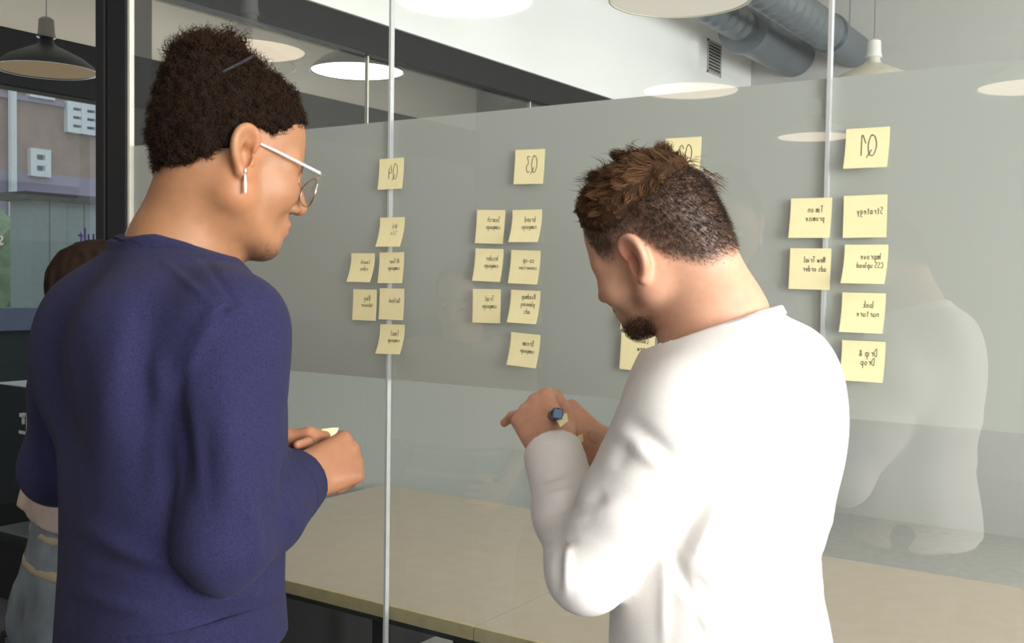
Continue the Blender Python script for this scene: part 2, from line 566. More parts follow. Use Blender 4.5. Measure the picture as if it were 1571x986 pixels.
# ------------------------------------------------------------------ tables behind the glass
def table(x0, x1, label):
    t = empty('meeting_table', ((x0 + x1) / 2, 0.02, 0))
    tag(t, label, 'table', 'meeting tables along the glass')
    w = (x1 - x0) / 2
    box('tabletop', M['tabletop'], t, -w, w, 0.012, 1.12, 0.722, 0.740)
    box('edge_band', M['wood'], t, -w, w, 0.0, 0.0125, 0.708, 0.7405)
    box('underframe', M['dark'], t, -w + 0.05, w - 0.05, 0.08, 1.05, 0.66, 0.722)
    for sx in (-1, 1):
        for y in (0.14, 0.98):
            k = MB()
            k.box(sx * (w - 0.12) - 0.025, sx * (w - 0.12) + 0.025, y - 0.025, y + 0.025, 0.012, 0.66, bev=0.004)
            k.build('leg', M['black_plastic'], t)
    return t


table(-2.62, -1.372, 'beige topped meeting table with oak edge behind the glass, left of the pair')
table(-1.368, 0.30, 'beige topped meeting table with oak edge behind the glass, lower centre')
table(0.304, 1.972, 'beige topped meeting table against the glass, hidden right of the white top')
# ------------------------------------------------------------------ beyond the left windows
gr = box('lawn', M['grass'], None, -16.9, XL - 0.2, -20, 25, -0.12, -0.02)
tag(gr, 'green lawn outside the left windows', 'grass', kind='stuff')


def on_x(px, py, x):
    d = FW + RT * (px - W_PX / 2) / F_PX - UP * (py - H_PX / 2) / F_PX
    return CO + d * ((x - CO[0]) / d[0])


bd = empty('brick_building', (-17, 6, 0))
tag(bd, 'brick building with white framed windows seen through the left glass pane', 'building')
BX = -17.0
k = MB(); k.box(-4, 0, -8, 18, 3.3, 9.5); k.build('brick_wall', M['brick'], bd)
k = MB(); k.box(-4, 0.01, -8, 18, -0.05, 3.3); k.build('tinted_base', M['lilac_tint'], bd)  # lower facade carries the painted reflection tint
k = MB(); k.box(-0.02, 0.06, -8, 18, 4.52, 4.60); k.build('string_course', M['lilac_tint'], bd)


def far_window(p0, p1, nx, nz):
    a, b = on_x(*p0, BX), on_x(*p1, BX)
    y0, y1 = sorted((a[1] - 6, b[1] - 6)); z0, z1 = sorted((a[2], b[2]))
    fr = MB()
    for i in range(nx + 1):
        y = y0 + (y1 - y0) * i / nx
        fr.box(0.0, 0.12, y - 0.055, y + 0.055, z0 - 0.05, z1 + 0.05)
    for i in range(nz + 1):
        z = z0 + (z1 - z0) * i / nz
        fr.box(0.0, 0.11, y0 - 0.05, y1 + 0.05, z - 0.05, z + 0.05)
    f = fr.build('window_frame', M['white_trim'], bd)
    for i in range(nx):
        for j in range(nz):
            box('pane', M['pane_dark'], f, 0.0, 0.03, y0 + (y1 - y0) * i / nx + 0.05, y0 + (y1 - y0) * (i + 1) / nx - 0.05,
                z0 + (z1 - z0) * j / nz + 0.04, z0 + (z1 - z0) * (j + 1) / nz - 0.04)


far_window((102, 160), (165, 208), 3, 3)
far_window((215, 165), (252, 205), 2, 3)
far_window((44, 120), (74, 150), 2, 2)
far_window((46, 232), (68, 268), 1, 2)
k = MB(); k.tube([(0.1, on_x(14, 200, BX)[1] - 6, 0), (0.1, on_x(14, 200, BX)[1] - 6, 9)], 0.07, 8)
k.build('drainpipe', M['white_trim'], bd)
# hedge: rough leafy bank, one uncountable mass
hv, hf = [], []
ny, nzz = 60, 14
for i in range(ny + 1):
    for j in range(nzz + 1):
        a = math.pi * j / nzz
        y = 1.0 + 14 * i / ny
        rr = 1 + random.uniform(-0.10, 0.10)
        hv.append((-11.2 + 0.8 * math.cos(a) * rr, y + random.uniform(-.08, .08), 2.25 * math.sin(a) ** 0.5 * (1 + random.uniform(-.05, .05))))
for i in range(ny):
    for j in range(nzz):
        q = i * (nzz + 1) + j
        hf.append((q, q + 1, q + nzz + 2, q + nzz + 1))
hd = mesh_np('hedge', hv, np.array(hf), M['hedge'])
tag(hd, 'leafy green hedge outside the left windows, below the brick building', 'hedge', kind='stuff')
sh = empty('garden_shed', (-9.55, 4.45, -0.02))
tag(sh, 'grey boarded shed beside the hedge outside the left windows', 'shed')
for i in range(9):
    box('board', M['shed'], sh, 0, 0.03 + 0.008 * (i % 2), -0.6 + i * 0.19, -0.6 + (i + 1) * 0.19 - 0.008, 0, 2.3)
box('body', M['shed'], sh, -0.35, 0.0, -0.6, 1.1, 0, 2.28)
box('roof', M['slate'], sh, -0.4, 0.1, -0.7, 1.2, 2.28, 2.36)

# office furniture in the left room (only a narrow strip shows)
dk = empty('office_desk', (-5.35, 1.75, 0))
tag(dk, 'dark office desk in the room behind the left glass pane', 'desk')
k = MB(); k.box(-0.45, 0.45, -0.85, 0.85, 0.70, 0.735, bev=0.004); k.build('desktop', M['slate'], dk)
for sx in (-0.4, 0.4):
    for sy in (-0.78, 0.78):
        box('leg', M['black_plastic'], dk, sx - 0.025, sx + 0.025, sy - 0.025, sy + 0.025, 0, 0.70)
mo = empty('computer_monitor', (-5.30, 1.72, 0.735))
tag(mo, 'black monitor on the desk behind the left glass pane', 'monitor')
k = MB(); k.box(-0.012, 0.02, -0.27, 0.27, 0.10, 0.43, bev=0.006); k.build('casing', M['black_plastic'], mo)
k = MB(); k.box(-0.016, -0.0121, -0.255, 0.255, 0.115, 0.415); k.build('screen', M['pane_dark'], mo)
k = MB(); k.box(0.02, 0.045, -0.025, 0.025, 0.0, 0.25, bev=0.004); k.build('stand_neck', M['grey_plastic'], mo)
k = MB(); k.box(-0.09, 0.10, -0.12, 0.12, 0.0, 0.012, bev=0.003); k.build('stand_foot', M['grey_plastic'], mo)
sb = empty('storage_box', (-4.55, 1.02, 0.0))
tag(sb, 'dark storage cabinet with a white label strip behind the left glass pane', 'cabinet')
k = MB(); k.box(-0.22, 0.22, -0.24, 0.22, 0.0, 1.02, bev=0.006); k.build('body', M['black_plastic'], sb)
box('label_strip', M['label_white'], sb, 0.02, 0.14, -0.2415, -0.2395, 0.80, 0.815)
k = MB(); k.lathe((0.075, -0.25, 0.85), [(0, .05), (.018, .05), (.018, .035), (.008, .03), (.008, 0), (0, 0)], 16); k.build('handle', M['label_white'], sb)
ch = empty('office_chair', (-3.85, 0.62, 0))
tag(ch, 'dark swivel office chair behind the left glass pane, low in the corner', 'chair')
k = MB(); k.box(-0.24, 0.24, -0.23, 0.23, 0.44, 0.50, bev=0.02); k.build('seat', M['black_plastic'], ch)
k = MB(); k.box(-0.22, 0.22, 0.20, 0.25, 0.56, 0.98, bev=0.02); k.build('backrest', M['grey_plastic'], ch)
k = MB(); k.tube([(0, 0, 0.08), (0, 0, 0.45)], 0.028, 12); k.build('gas_column', M['black_plastic'], ch)
k = MB(); k.tube([(0, 0.1, 0.44), (0, 0.26, 0.46), (0, 0.27, 0.62)], 0.016, 8); k.build('back_bracket', M['black_plastic'], ch)
for i in range(5):
    a = 2 * math.pi * i / 5 + 0.3
    k = MB(); k.tube([(0, 0, 0.11), (0.27 * math.cos(a), 0.27 * math.sin(a), 0.07), (0.28 * math.cos(a), 0.28 * math.sin(a), 0.0)], [0.025, 0.016, 0.022], 8)
    k.build('leg', M['black_plastic'], ch)


# lettering on the left glass leaf, reversed as seen from this side
def lettering(name, body, loc, size, m, label):
    cu = bpy.data.curves.new(name, 'FONT')
    cu.body, cu.size, cu.extrude = body, size, 0.0006
    tmp = bpy.data.objects.new(name, cu)
    COL.objects.link(tmp)
    bpy.context.view_layer.update()
    me = bpy.data.meshes.new_from_object(tmp.evaluated_get(bpy.context.evaluated_depsgraph_get()))
    COL.objects.unlink(tmp)
    bpy.data.objects.remove(tmp)
    for v in me.vertices:
        v.co = Vector((-v.co.x, -v.co.z, v.co.y))
    me.flip_normals()
    me.materials.clear()
    me.materials.append(m)
    o = bpy.data.objects.new(name, me)
    COL.objects.link(o)
    o.location = loc
    return tag(o, label, 'lettering')


def on_y(px, py, y):
    d = FW + RT * (px - W_PX / 2) / F_PX - UP * (py - H_PX / 2) / F_PX
    return CO + d * ((y - CO[1]) / d[1])


p = on_y(146, 378, 0.0185)
lettering('lettering', 'ult', (p[0], 0.0185, p[2]), 0.085, M['purple'], 'purple reversed lettering on the left glass pane above the hidden person')
p = on_y(5, 376, 0.0185)
lettering('lettering', 's', (p[0], 0.0185, p[2]), 0.07, M['white_letter'], 'white reversed letter on the left glass pane at the photo edge')

# ------------------------------------------------------------------ sticky notes
STROKES = {
 'a': [[(.75, .8), (.4, 1), (.05, .5), (.35, 0), (.75, .4), (.75, 1), (.78, .1), (1, .1)]],
 'b': [[(.1, 1.9), (.1, 0), (.5, 0), (.8, .5), (.5, 1), (.1, .7)]],
 'c': [[(.8, .8), (.4, 1), (.05, .5), (.35, 0), (.85, .2)]],
 'd': [[(.75, .7), (.4, 1), (.05, .5), (.35, 0), (.75, .4), (.75, 1.9), (.78, .1)]],
 'e': [[(.05, .5), (.7, .6), (.45, 1), (.1, .6), (.2, .1), (.8, .1)]],
 'f': [[(.7, 1.8), (.4, 1.8), (.35, 0)], [(.05, 1), (.7, 1)]],
 'g': [[(.75, .8), (.4, 1), (.05, .5), (.35, .1), (.75, .4), (.75, 1), (.7, -.6), (.2, -.7)]],
 'h': [[(.1, 1.9), (.1, 0)], [(.1, .7), (.5, 1), (.75, .7), (.75, 0)]],
 'i': [[(.3, 1), (.3, .1), (.5, 0)], [(.3, 1.4), (.36, 1.5)]],
 'k': [[(.1, 1.9), (.1, 0)], [(.7, 1), (.1, .5), (.75, 0)]],
 'l': [[(.3, 1.9), (.3, .1), (.5, 0)]],
 'm': [[(.05, 1), (.08, 0)], [(.08, .7), (.3, 1), (.45, .7), (.45, 0)], [(.45, .7), (.7, 1), (.85, .7), (.9, 0)]],
 'n': [[(.1, 1), (.1, 0)], [(.1, .7), (.5, 1), (.75, .7), (.78, 0)]],
 'o': [[(.4, 1), (.05, .5), (.4, 0), (.8, .5), (.4, 1)]],
 'p': [[(.1, 1), (.1, -.8)], [(.1, .7), (.5, 1), (.8, .5), (.5, 0), (.1, .3)]],
 'r': [[(.1, 1), (.1, 0)], [(.1, .6), (.4, 1), (.7, .95)]],
 's': [[(.7, .9), (.3, 1), (.2, .7), (.6, .4), (.5, 0), (.05, .1)]],
 't': [[(.4, 1.6), (.4, .1), (.65, 0)], [(.1, 1.1), (.7, 1.1)]],
 'u': [[(.1, 1), (.15, .2), (.45, 0), (.75, .4), (.75, 1), (.8, 0)]],
 'v': [[(.1, 1), (.4, 0), (.75, 1)]],
 'w': [[(.05, 1), (.25, 0), (.45, .8), (.65, 0), (.9, 1)]],
 'y': [[(.1, 1), (.4, .2)], [(.8, 1), (.3, -.7)]],
 '&': [[(.9, 0), (.3, 1.1), (.5, 1.5), (.7, 1.2), (.1, .4), (.4, 0), (.9, .6)]],
 '-': [[(.1, .5), (.7, .5)]],
 'A': [[(.0, 0), (.45, 1.8), (.9, 0)], [(.2, .7), (.7, .7)]],
 'B': [[(.1, 0), (.1, 1.8), (.6, 1.7), (.6, 1.1), (.1, 1), (.75, .8), (.7, .1), (.1, 0)]],
 'C': [[(.9, 1.5), (.5, 1.8), (.05, .9), (.4, 0), (.95, .3)]],
 'D': [[(.1, 0), (.1, 1.8), (.6, 1.6), (.95, .9), (.6, .1), (.1, 0)]],
 'E': [[(.8, 1.8), (.1, 1.8), (.1, 0), (.8, 0)], [(.1, .9), (.7, .9)]],
 'F': [[(.8, 1.8), (.1, 1.8), (.1, 0)], [(.1, .9), (.7, .9)]],
 'I': [[(.3, 1.8), (.3, 0)]],
 'L': [[(.1, 1.8), (.1, 0), (.8, 0)]],
 'N': [[(.1, 0), (.1, 1.8), (.8, 0), (.8, 1.8)]],
 'O': [[(.5, 1.8), (.05, .9), (.5, 0), (1, .9), (.5, 1.8)]],
 'R': [[(.1, 0), (.1, 1.8), (.7, 1.6), (.6, 1), (.1, .9), (.85, 0)]],
 'S': [[(.85, 1.6), (.4, 1.8), (.15, 1.3), (.8, .6), (.5, 0), (.05, .2)]],
 'T': [[(0, 1.75), (1, 1.85)], [(.5, 1.8), (.5, 0)]],
 'W': [[(.0, 1.8), (.25, 0), (.5, 1.3), (.75, 0), (1.05, 1.8)]],
 'Q': [[(.75, 1.75), (.3, 1.7), (.02, .9), (.3, .05), (.75, .1), (1.0, .9), (.8, 1.65), (.55, 1.85)], [(.55, .55), (.8, .2), (1.1, -.2)]],
 '1': [[(.05, 1.1), (.55, 1.85), (.5, 0)]],
 '2': [[(.1, 1.4), (.4, 1.8), (.75, 1.4), (.1, .1), (.35, .25), (.85, 0)]],
 '3': [[(.15, 1.7), (.6, 1.7), (.35, 1.05), (.7, .6), (.45, .0), (.1, .15)]],
 '4': [[(.3, 1.7), (.1, .8), (.8, .8)], [(.65, 1.4), (.6, 0)]],
}


def smooth_path(pts, n=4):
    if len(pts) < 3: return pts
    P = np.array(pts, float)
    out = []
    for i in range(len(P) - 1):
        p0, p1, p2, p3 = P[max(i - 1, 0)], P[i], P[i + 1], P[min(i + 2, len(P) - 1)]
        for k in range(n):
            t = k / n
            out.append(0.5 * ((2 * p1) + (p2 - p0) * t + (2 * p0 - 5 * p1 + 4 * p2 - p3) * t * t + (3 * p1 - p0 - 3 * p2 + p3) * t ** 3))
    out.append(P[-1])
    return out


NS = 0.076


def sticky_note(cx, ztop, rot, lift, lines, label, ink='ink', hand=0.0052, off=(0, 0), w=NS, slope=0.0):
    """note stuck by its top strip to the front of the glass, lower edge curling off it; text reads reversed from here"""
    t = empty('sticky_note', (cx, -0.0062, ztop))
    tag(t, label, 'sticky note', 'yellow sticky notes on the glass')

    def S(u, v, e=0.0):
        l = lift * (max(v - 0.014, 0) / 0.062) ** 1.5
        vv = v - 0.35 * l * max(v - .014, 0) / .062
        c, s = math.cos(rot), math.sin(rot)
        return (u * c + vv * s, -0.0006 - l - e, u * s - vv * c)
    n = 8
    V, Fs = [], []
    for e in (0.0, -0.0004):
        for j in range(n + 1):
            for i in range(n + 1):
                V.append(S(-w / 2 + w * i / n, NS * j / n, e))
    q = (n + 1) ** 2
    for j in range(n):
        for i in range(n):
            a = j * (n + 1) + i
            Fs.append((a, a + n + 1, a + n + 2, a + 1))
            Fs.append((q + a, q + a + 1, q + a + n + 2, q + a + n + 1))
    ring = [i for i in range(n + 1)] + [j * (n + 1) + n for j in range(1, n + 1)] + [n * (n + 1) + i for i in range(n - 1, -1, -1)] + [j * (n + 1) for j in range(n - 1, 0, -1)]
    for a, b in zip(ring, ring[1:] + ring[:1]):
        Fs.append((a, b, q + b, q + a))
    k = MB(); k.add(V, Fs); k.build('paper', M['note'], t, True)
    k = MB()
    nl = len(lines)
    for li, (txt, size) in enumerate(lines):
        wd_ = 0.0
        adv = []
        for chx in txt:
            adv.append(wd_); wd_ += 0.62 if chx == ' ' else (0.6 if chx in 'ilI1' else 1.12)
        sc = size
        tw = wd_ * sc * 0.78
        x0 = tw / 2 + off[0] * (1 if nl < 9 else 1)
        ybase = 0.036 - (nl - 1) * 0.0075 + li * 0.0165 + off[1] + size * 0.9
        for chx, ad in zip(txt, adv):
            for st in STROKES.get(chx, []):
                pts = []
                for (gx, gy) in smooth_path(st):
                    u = x0 - (ad + gx * 0.9) * sc * 0.78
                    v = ybase - gy * sc - slope * (x0 - u)
                    pts.append((u, v))
                hw = 0.00040 + 0.016 * size
                vs = []
                for i, (u, v) in enumerate(pts):
                    a, b = pts[max(i - 1, 0)], pts[min(i + 1, len(pts) - 1)]
                    dx, dy = b[0] - a[0], b[1] - a[1]
                    L = math.hypot(dx, dy) or 1
                    nx_, ny_ = -dy / L * hw, dx / L * hw
                    vs += [S(u + nx_, v + ny_, 0.0004), S(u - nx_, v - ny_, 0.0004)]
                k.add(vs, [(2 * i, 2 * i + 1, 2 * i + 3, 2 * i + 2) for i in range(len(pts) - 1)])
    k.build('handwriting', M[ink], t)
    return t


H = 0.0066
ZO = 0.04
# x, top z, rotation deg, shear, lines
NOTES = [
 (-1.609, 1.787, 0.2, -.0057, [('Q4', .020)], 'sticky note reading Q4 in reverse, heading the leftmost column', 'ink'),
 (-1.605, 1.647, -.3, -.0142, [('Web', H), ('Site', H)], 'sticky note with faint grey writing directly below the Q4 note', 'ink_faint'),
 (-1.697, 1.562, -.2, -.0158, [('Launch', H * .85), ('video', H)], 'slanted sticky note at the left end of the third row under Q4', 'ink'),
 (-1.606, 1.564, .7, -.0064, [('AI Tour', H * .9), ('campaign', H * .85)], 'sticky note on the left glass joint, third down in the Q4 column', 'ink'),
 (-1.690, 1.474, 0, -.0026, [('Blog', H), ('takeover', H * .85)], 'lowest left sticky note in the side column left of Q4', 'ink'),
 (-1.604, 1.478, 0, -.0032, [('Outlook', H)], 'sticky note with a single word on the left glass joint, fourth down under Q4', 'ink'),
 (-1.602, 1.392, 1.2, -.0159, [('Email', H), ('campaign', H * .85)], 'slanted sticky note at the bottom of the Q4 column', 'ink'),
 (-1.217, 1.785, -1.4, -.0022, [('Q3', .020)], 'sticky note reading Q3 in reverse, heading the second column', 'ink'),
 (-1.318, 1.657, -2.0, -.0026, [('Search', H), ('campaign', H * .9)], 'topmost sticky note of the left column under Q3', 'ink'),
 (-1.222, 1.655, -.3, -.0100, [('brand', H), ('campaign', H * .9)], 'topmost sticky note of the right column under Q3', 'ink'),
 (-1.321, 1.571, -1.3, -.0068, [('Insider', H), ('campaign', H * .9)], 'middle sticky note of the left column under Q3', 'ink'),
 (-1.224, 1.567, -1.6, -.0059, [('co-op', H), ('conversion', H * .85)], 'second sticky note down in the right column under Q3', 'ink'),
 (-1.327, 1.481, .5, .0010, [('Trial', H), ('campaign', H * .9)], 'bottom sticky note of the left column under Q3', 'ink'),
 (-1.223, 1.480, -1.2, -.0086, [('Roadmap', H * .9), ('planning', H * .9), ('ads', H)], 'sticky note with three written lines in the right column under Q3', 'ink'),
 (-1.221, 1.386, -2.7, -.0079, [('Dream', H), ('campaign', H * .85)], 'lone lowest sticky note under Q3, below the three line note', 'ink'),
 (-0.857, 1.787, -.7, -.0036, [('Q2', .019)], 'sticky note reading Q2 in reverse, half behind the brown haired head', 'ink'),
 (-0.947, 1.478, -1.0, -.003, [('video', H)], 'sticky note almost hidden behind the bearded chin, only a corner showing', 'ink'),
 (-0.948, 1.397, -2.0, .0005, [('Launch', H * .9), ('new', H), ('ads', H)], 'sticky note just below the bearded chin, partly behind the white shoulder', 'ink'),
 (-0.502, 1.781, -.4, -.0032, [('Q1', .021)], 'sticky note reading Q1 in reverse, heading the rightmost column', 'ink'),
 (-0.600, 1.660, -.6, -.0026, [('Tim on', H), ('promise', H * .95)], 'upper sticky note crossing the right glass joint', 'ink'),
 (-0.599, 1.568, -.8, -.0004, [('New Trial', H * .9), ('ads order', H * .9)], 'lower sticky note crossing the right glass joint', 'ink'),
 (-0.503, 1.662, .2, -.0002, [('Strategy', H)], 'single word sticky note directly below the Q1 note', 'ink'),
 (-0.499, 1.574, -.4, -.0050, [('Improve', H), ('CSS upload', H * .9)], 'third sticky note down in the Q1 column, under the single word note', 'ink'),
 (-0.501, 1.488, -.2, -.0039, [('look', H), ('nurture', H)], 'fourth sticky note down in the Q1 column, second from the bottom', 'ink'),
 (-0.499, 1.402, 0, -.0033, [('Drip &', H * 1.1), ('Drop', H * 1.1)], 'bottom sticky note of the Q1 column, touching the white shoulder', 'ink'),
]
for (x, zt, rd, sh_, lines, lb, ink) in NOTES:
    lift = min(max(-sh_ * 1.88 / abs(x), 0.0015), 0.022)
    big = lines[0][0][0] == 'Q'
    sticky_note(x, zt + ZO, R(rd), lift, lines, lb, ink, off=(0.008 if not big else 0.003, -0.008 if not big else -0.004), slope=0.0)


# ------------------------------------------------------------------ implicit-surface modelling kit for the figures
def nrm(v):
    v = np.asarray(v, float)
    return v / np.linalg.norm(v)


def smin(a, b, k):
    h = np.maximum(k - np.abs(a - b), 0) / k
    return np.minimum(a, b) - h * h * k * 0.25


def vnoise(P, freq, seed=0):
    """smooth 3-D value noise in -1..1"""
    Q = np.asarray(P, float) * freq + 71.3
    I = np.floor(Q).astype(np.int64)
    Fr = Q - I
    Fr = Fr * Fr * (3 - 2 * Fr)
    out = 0.0
    for dx in (0, 1):
        for dy in (0, 1):
            for dz in (0, 1):
                h = (I[..., 0] + dx) * 374761393 + (I[..., 1] + dy) * 668265263 + (I[..., 2] + dz) * 2147483647 + seed * 1274126177
                h = (h ^ (h >> 13)) * 1274126177 & 0xffffffff
                h = (h ^ (h >> 16)) & 0xffff
                w = (Fr[..., 0] if dx else 1 - Fr[..., 0]) * (Fr[..., 1] if dy else 1 - Fr[..., 1]) * (Fr[..., 2] if dz else 1 - Fr[..., 2])
                out = out + w * (h / 32767.5 - 1)
    return out


class Sdf:
    def __init__(self):
        self.p = []

    def cone(self, a, b, ra, rb, k=0.02, op='u'):
        a, b = np.asarray(a, float), np.asarray(b, float)
        m = max(ra, rb)

        def f(P):
            ab = b - a
            t = np.clip(((P - a) @ ab) / max(ab @ ab, 1e-12), 0, 1)
            return np.linalg.norm(P - a - t[..., None] * ab, axis=-1) - (ra + (rb - ra) * t)
        self.p.append((f, np.minimum(a, b) - m, np.maximum(a, b) + m, k, op))
        return self

    def chain(self, pts, rad, k=0.02):
        for i in range(len(pts) - 1):
            self.cone(pts[i], pts[i + 1], rad[i], rad[i + 1], k)
        return self

    def ell(self, c, r, A=None, k=0.02, op='u'):
        c, r = np.asarray(c, float), np.asarray(r, float)
        A = np.eye(3) if A is None else np.asarray(A)
        m = r.max()

        def f(P):
            q = (P - c) @ A
            k0 = np.linalg.norm(q / r, axis=-1)
            k1 = np.linalg.norm(q / (r * r), axis=-1)
            return k0 * (k0 - 1) / np.maximum(k1, 1e-6)
        self.p.append((f, c - m, c + m, k, op))
        return self

    def trunk(self, st, lat, k=0.04):
        """upright body with elliptical sections: st = [(centre xyz, half lateral, half depth)] from top to bottom"""
        st = sorted(st, key=lambda s: s[0][2])
        zz = np.array([s[0][2] for s in st])
        cx = np.array([s[0][0] for s in st]); cy = np.array([s[0][1] for s in st])
        la = np.array([s[1] for s in st]); dp = np.array([s[2] for s in st])
        lat = nrm([lat[0], lat[1], 0]); dep = np.array([-lat[1], lat[0], 0])
        # cubic-smooth the stations
        zf = np.linspace(zz[0], zz[-1], 80)

        def sm(v):
            w = np.interp(zf, zz, v)
            for _ in range(10): w[1:-1] = (w[:-2] + 2 * w[1:-1] + w[2:]) / 4
            return w
        cx, cy, la, dp = sm(cx), sm(cy), sm(la), sm(dp)

        def f(P):
            z = P[..., 2]
            x = P[..., 0] - np.interp(z, zf, cx); y = P[..., 1] - np.interp(z, zf, cy)
            a = np.interp(z, zf, la); b = np.interp(z, zf, dp)
            u = x * lat[0] + y * lat[1]; v = x * dep[0] + y * dep[1]
            k0 = ((np.abs(u / a)) ** 2.3 + (np.abs(v / b)) ** 2.3) ** (1 / 2.3)
            d = (k0 - 1) * np.minimum(a, b)
            return np.maximum(d, np.maximum(z - zz[-1], zz[0] - z))
        m = max(la.max(), dp.max())
        lo = np.array([cx.min() - m, cy.min() - m, zz[0]]); hi = np.array([cx.max() + m, cy.max() + m, zz[-1]])
        self.p.append((f, lo, hi, k, 'u'))
        return self

    def cut(self, c, n, rad):
        """remove what lies beyond the plane (c, n) inside a ball round c"""
        c, n = np.asarray(c, float), nrm(n)

        def f(P):
            return np.maximum(-((P - c) @ n), np.linalg.norm(P - c, axis=-1) - rad)
        self.p.append((f, c - rad, c + rad, 0, 'cut'))
        return self

    def half(self, c, n):
        """keep only the side the normal points to"""
        c, n = np.asarray(c, float), nrm(n)
        self.p.append((lambda P: -((P - c) @ n), None, None, 0, 'and'))
        return self

    def band(self, c, n, a, b, rad):
        c, n = np.asarray(c, float), nrm(n)

        def f(P):
            q = (P - c) @ n
            return np.maximum(np.maximum(a - q, q - b), np.linalg.norm(P - c, axis=-1) - rad)
        self.p.append((f, None, None, 0, 'and'))
        return self

    def off(self, o, lo=None):
        self.p.append((o, None, None, 0, 'off'))
        return self

    def disp(self, fn):
        self.p.append((fn, None, None, 0, 'disp'))
        return self

    def mesh(self, h, smooth=2, lo=None, hi=None, pad=0.02):
        us = [q for q in self.p if q[4] == 'u']
        lo = np.min([q[1] for q in us], 0) - pad if lo is None else np.asarray(lo, float)
        hi = np.max([q[2] for q in us], 0) + pad if hi is None else np.asarray(hi, float)
        N = np.ceil((hi - lo) / h).astype(int) + 1
        F = np.full(N, 0.5, np.float32)
        ax = [lo[i] + h * np.arange(N[i]) for i in range(3)]

        def pts(sl):
            g = np.meshgrid(ax[0][sl[0]], ax[1][sl[1]], ax[2][sl[2]], indexing='ij')
            return np.stack(g, -1)
        for f, a, b, k, op in self.p:
            if op == 'off':
                F -= f
                continue
            if op == 'disp':
                m = np.abs(F) < 0.03
                idx = np.argwhere(m)
                F[m] -= f(lo + h * idx).astype(np.float32)
                continue
            if a is None:
                sl = tuple(slice(0, n) for n in N)
            else:
                e = k + 0.03
                i0 = np.clip(np.floor((a - e - lo) / h).astype(int), 0, N); i1 = np.clip(np.ceil((b + e - lo) / h).astype(int) + 1, 0, N)
                if (i1 <= i0).any(): continue
                sl = tuple(slice(i0[i], i1[i]) for i in range(3))
            d = f(pts(sl)).astype(np.float32)
            if op == 'u':
                F[sl] = smin(F[sl], d, max(k, 1e-4))
            elif op == 'sub':
                F[sl] = -smin(-F[sl], d, max(k, 1e-4))
            elif op == 'cut':
                F[sl] = np.maximum(F[sl], -d)
            else:
                F[sl] = np.maximum(F[sl], d)
        V, Q = nets(F, lo, h)
        return relax(V, Q, smooth), Q


def nets(F, org, h):
    F = np.pad(F, 1, constant_values=0.5)
    org = np.asarray(org) - h
    S = F < 0
    c = np.zeros(tuple(n - 1 for n in S.shape), np.int8)
    offs = [(dx, dy, dz) for dx in (0, 1) for dy in (0, 1) for dz in (0, 1)]
    for dx, dy, dz in offs:
        c += S[dx:S.shape[0] - 1 + dx, dy:S.shape[1] - 1 + dy, dz:S.shape[2] - 1 + dz]
    ijk = np.argwhere((c > 0) & (c < 8))
    idx = np.full(c.shape, -1, np.int32)
    idx[tuple(ijk.T)] = np.arange(len(ijk))
    val = {o: F[ijk[:, 0] + o[0], ijk[:, 1] + o[1], ijk[:, 2] + o[2]] for o in offs}
    pos = np.zeros((len(ijk), 3)); cnt = np.zeros(len(ijk))
    for o in offs:
        for a in range(3):
            if o[a] == 0:
                o2 = tuple(1 if i == a else o[i] for i in range(3))
                va, vb = val[o], val[o2]
                m = (va < 0) != (vb < 0)
                t = va[m] / (va[m] - vb[m])
                q = np.tile(np.array(o, float), (m.sum(), 1)); q[:, a] = t
                pos[m] += q; cnt[m] += 1
    V = org + h * (ijk + pos / cnt[:, None])
    Qs = []
    for a in range(3):
        s0 = [slice(None)] * 3; s1 = [slice(None)] * 3
        s0[a] = slice(0, -1); s1[a] = slice(1, None)
        A, B = S[tuple(s0)], S[tuple(s1)]
        e = np.argwhere(A != B)
        b_, c_ = (a + 1) % 3, (a + 2) % 3
        e = e[(e[:, b_] > 0) & (e[:, c_] > 0) & (e[:, b_] < c.shape[b_]) & (e[:, c_] < c.shape[c_])]
        ins = A[tuple(e.T)]
        d1 = np.zeros(3, int); d1[b_] = 1
        d2 = np.zeros(3, int); d2[c_] = 1
        q = np.stack([idx[tuple((e - d1 - d2).T)], idx[tuple((e - d2).T)], idx[tuple(e.T)], idx[tuple((e - d1).T)]], 1)
        q[~ins] = q[~ins][:, ::-1]
        Qs.append(q)
    return V, np.concatenate(Qs)


def relax(V, Q, n, lam=0.5):
    if n <= 0: return V
    E = np.concatenate([Q[:, [0, 1]], Q[:, [1, 2]], Q[:, [2, 3]], Q[:, [3, 0]]])
    N = len(V)
    deg = np.bincount(E[:, 0], minlength=N) + np.bincount(E[:, 1], minlength=N)
    deg = np.maximum(deg, 1)[:, None]
    for it in range(n):
        for l in (lam, -lam * 0.96):
            acc = np.stack([np.bincount(E[:, 0], V[E[:, 1], i], N) + np.bincount(E[:, 1], V[E[:, 0], i], N) for i in range(3)], 1)
            V = V + l * (acc / deg - V)
    return V


def normals(V, Q):
    n = np.cross(V[Q[:, 2]] - V[Q[:, 0]], V[Q[:, 3]] - V[Q[:, 1]])
    out = np.stack([sum(np.bincount(Q[:, k], n[:, i], len(V)) for k in range(4)) for i in range(3)], 1)
    return out / np.maximum(np.linalg.norm(out, axis=1, keepdims=True), 1e-9)


def join(parts):
    Vs, Qs, Cs, n = [], [], [], 0
    for V, Q, C in parts:
        Vs.append(V); Qs.append(Q + n); Cs.append(C); n += len(V)
    return np.concatenate(Vs), np.concatenate(Qs), np.concatenate(Cs)


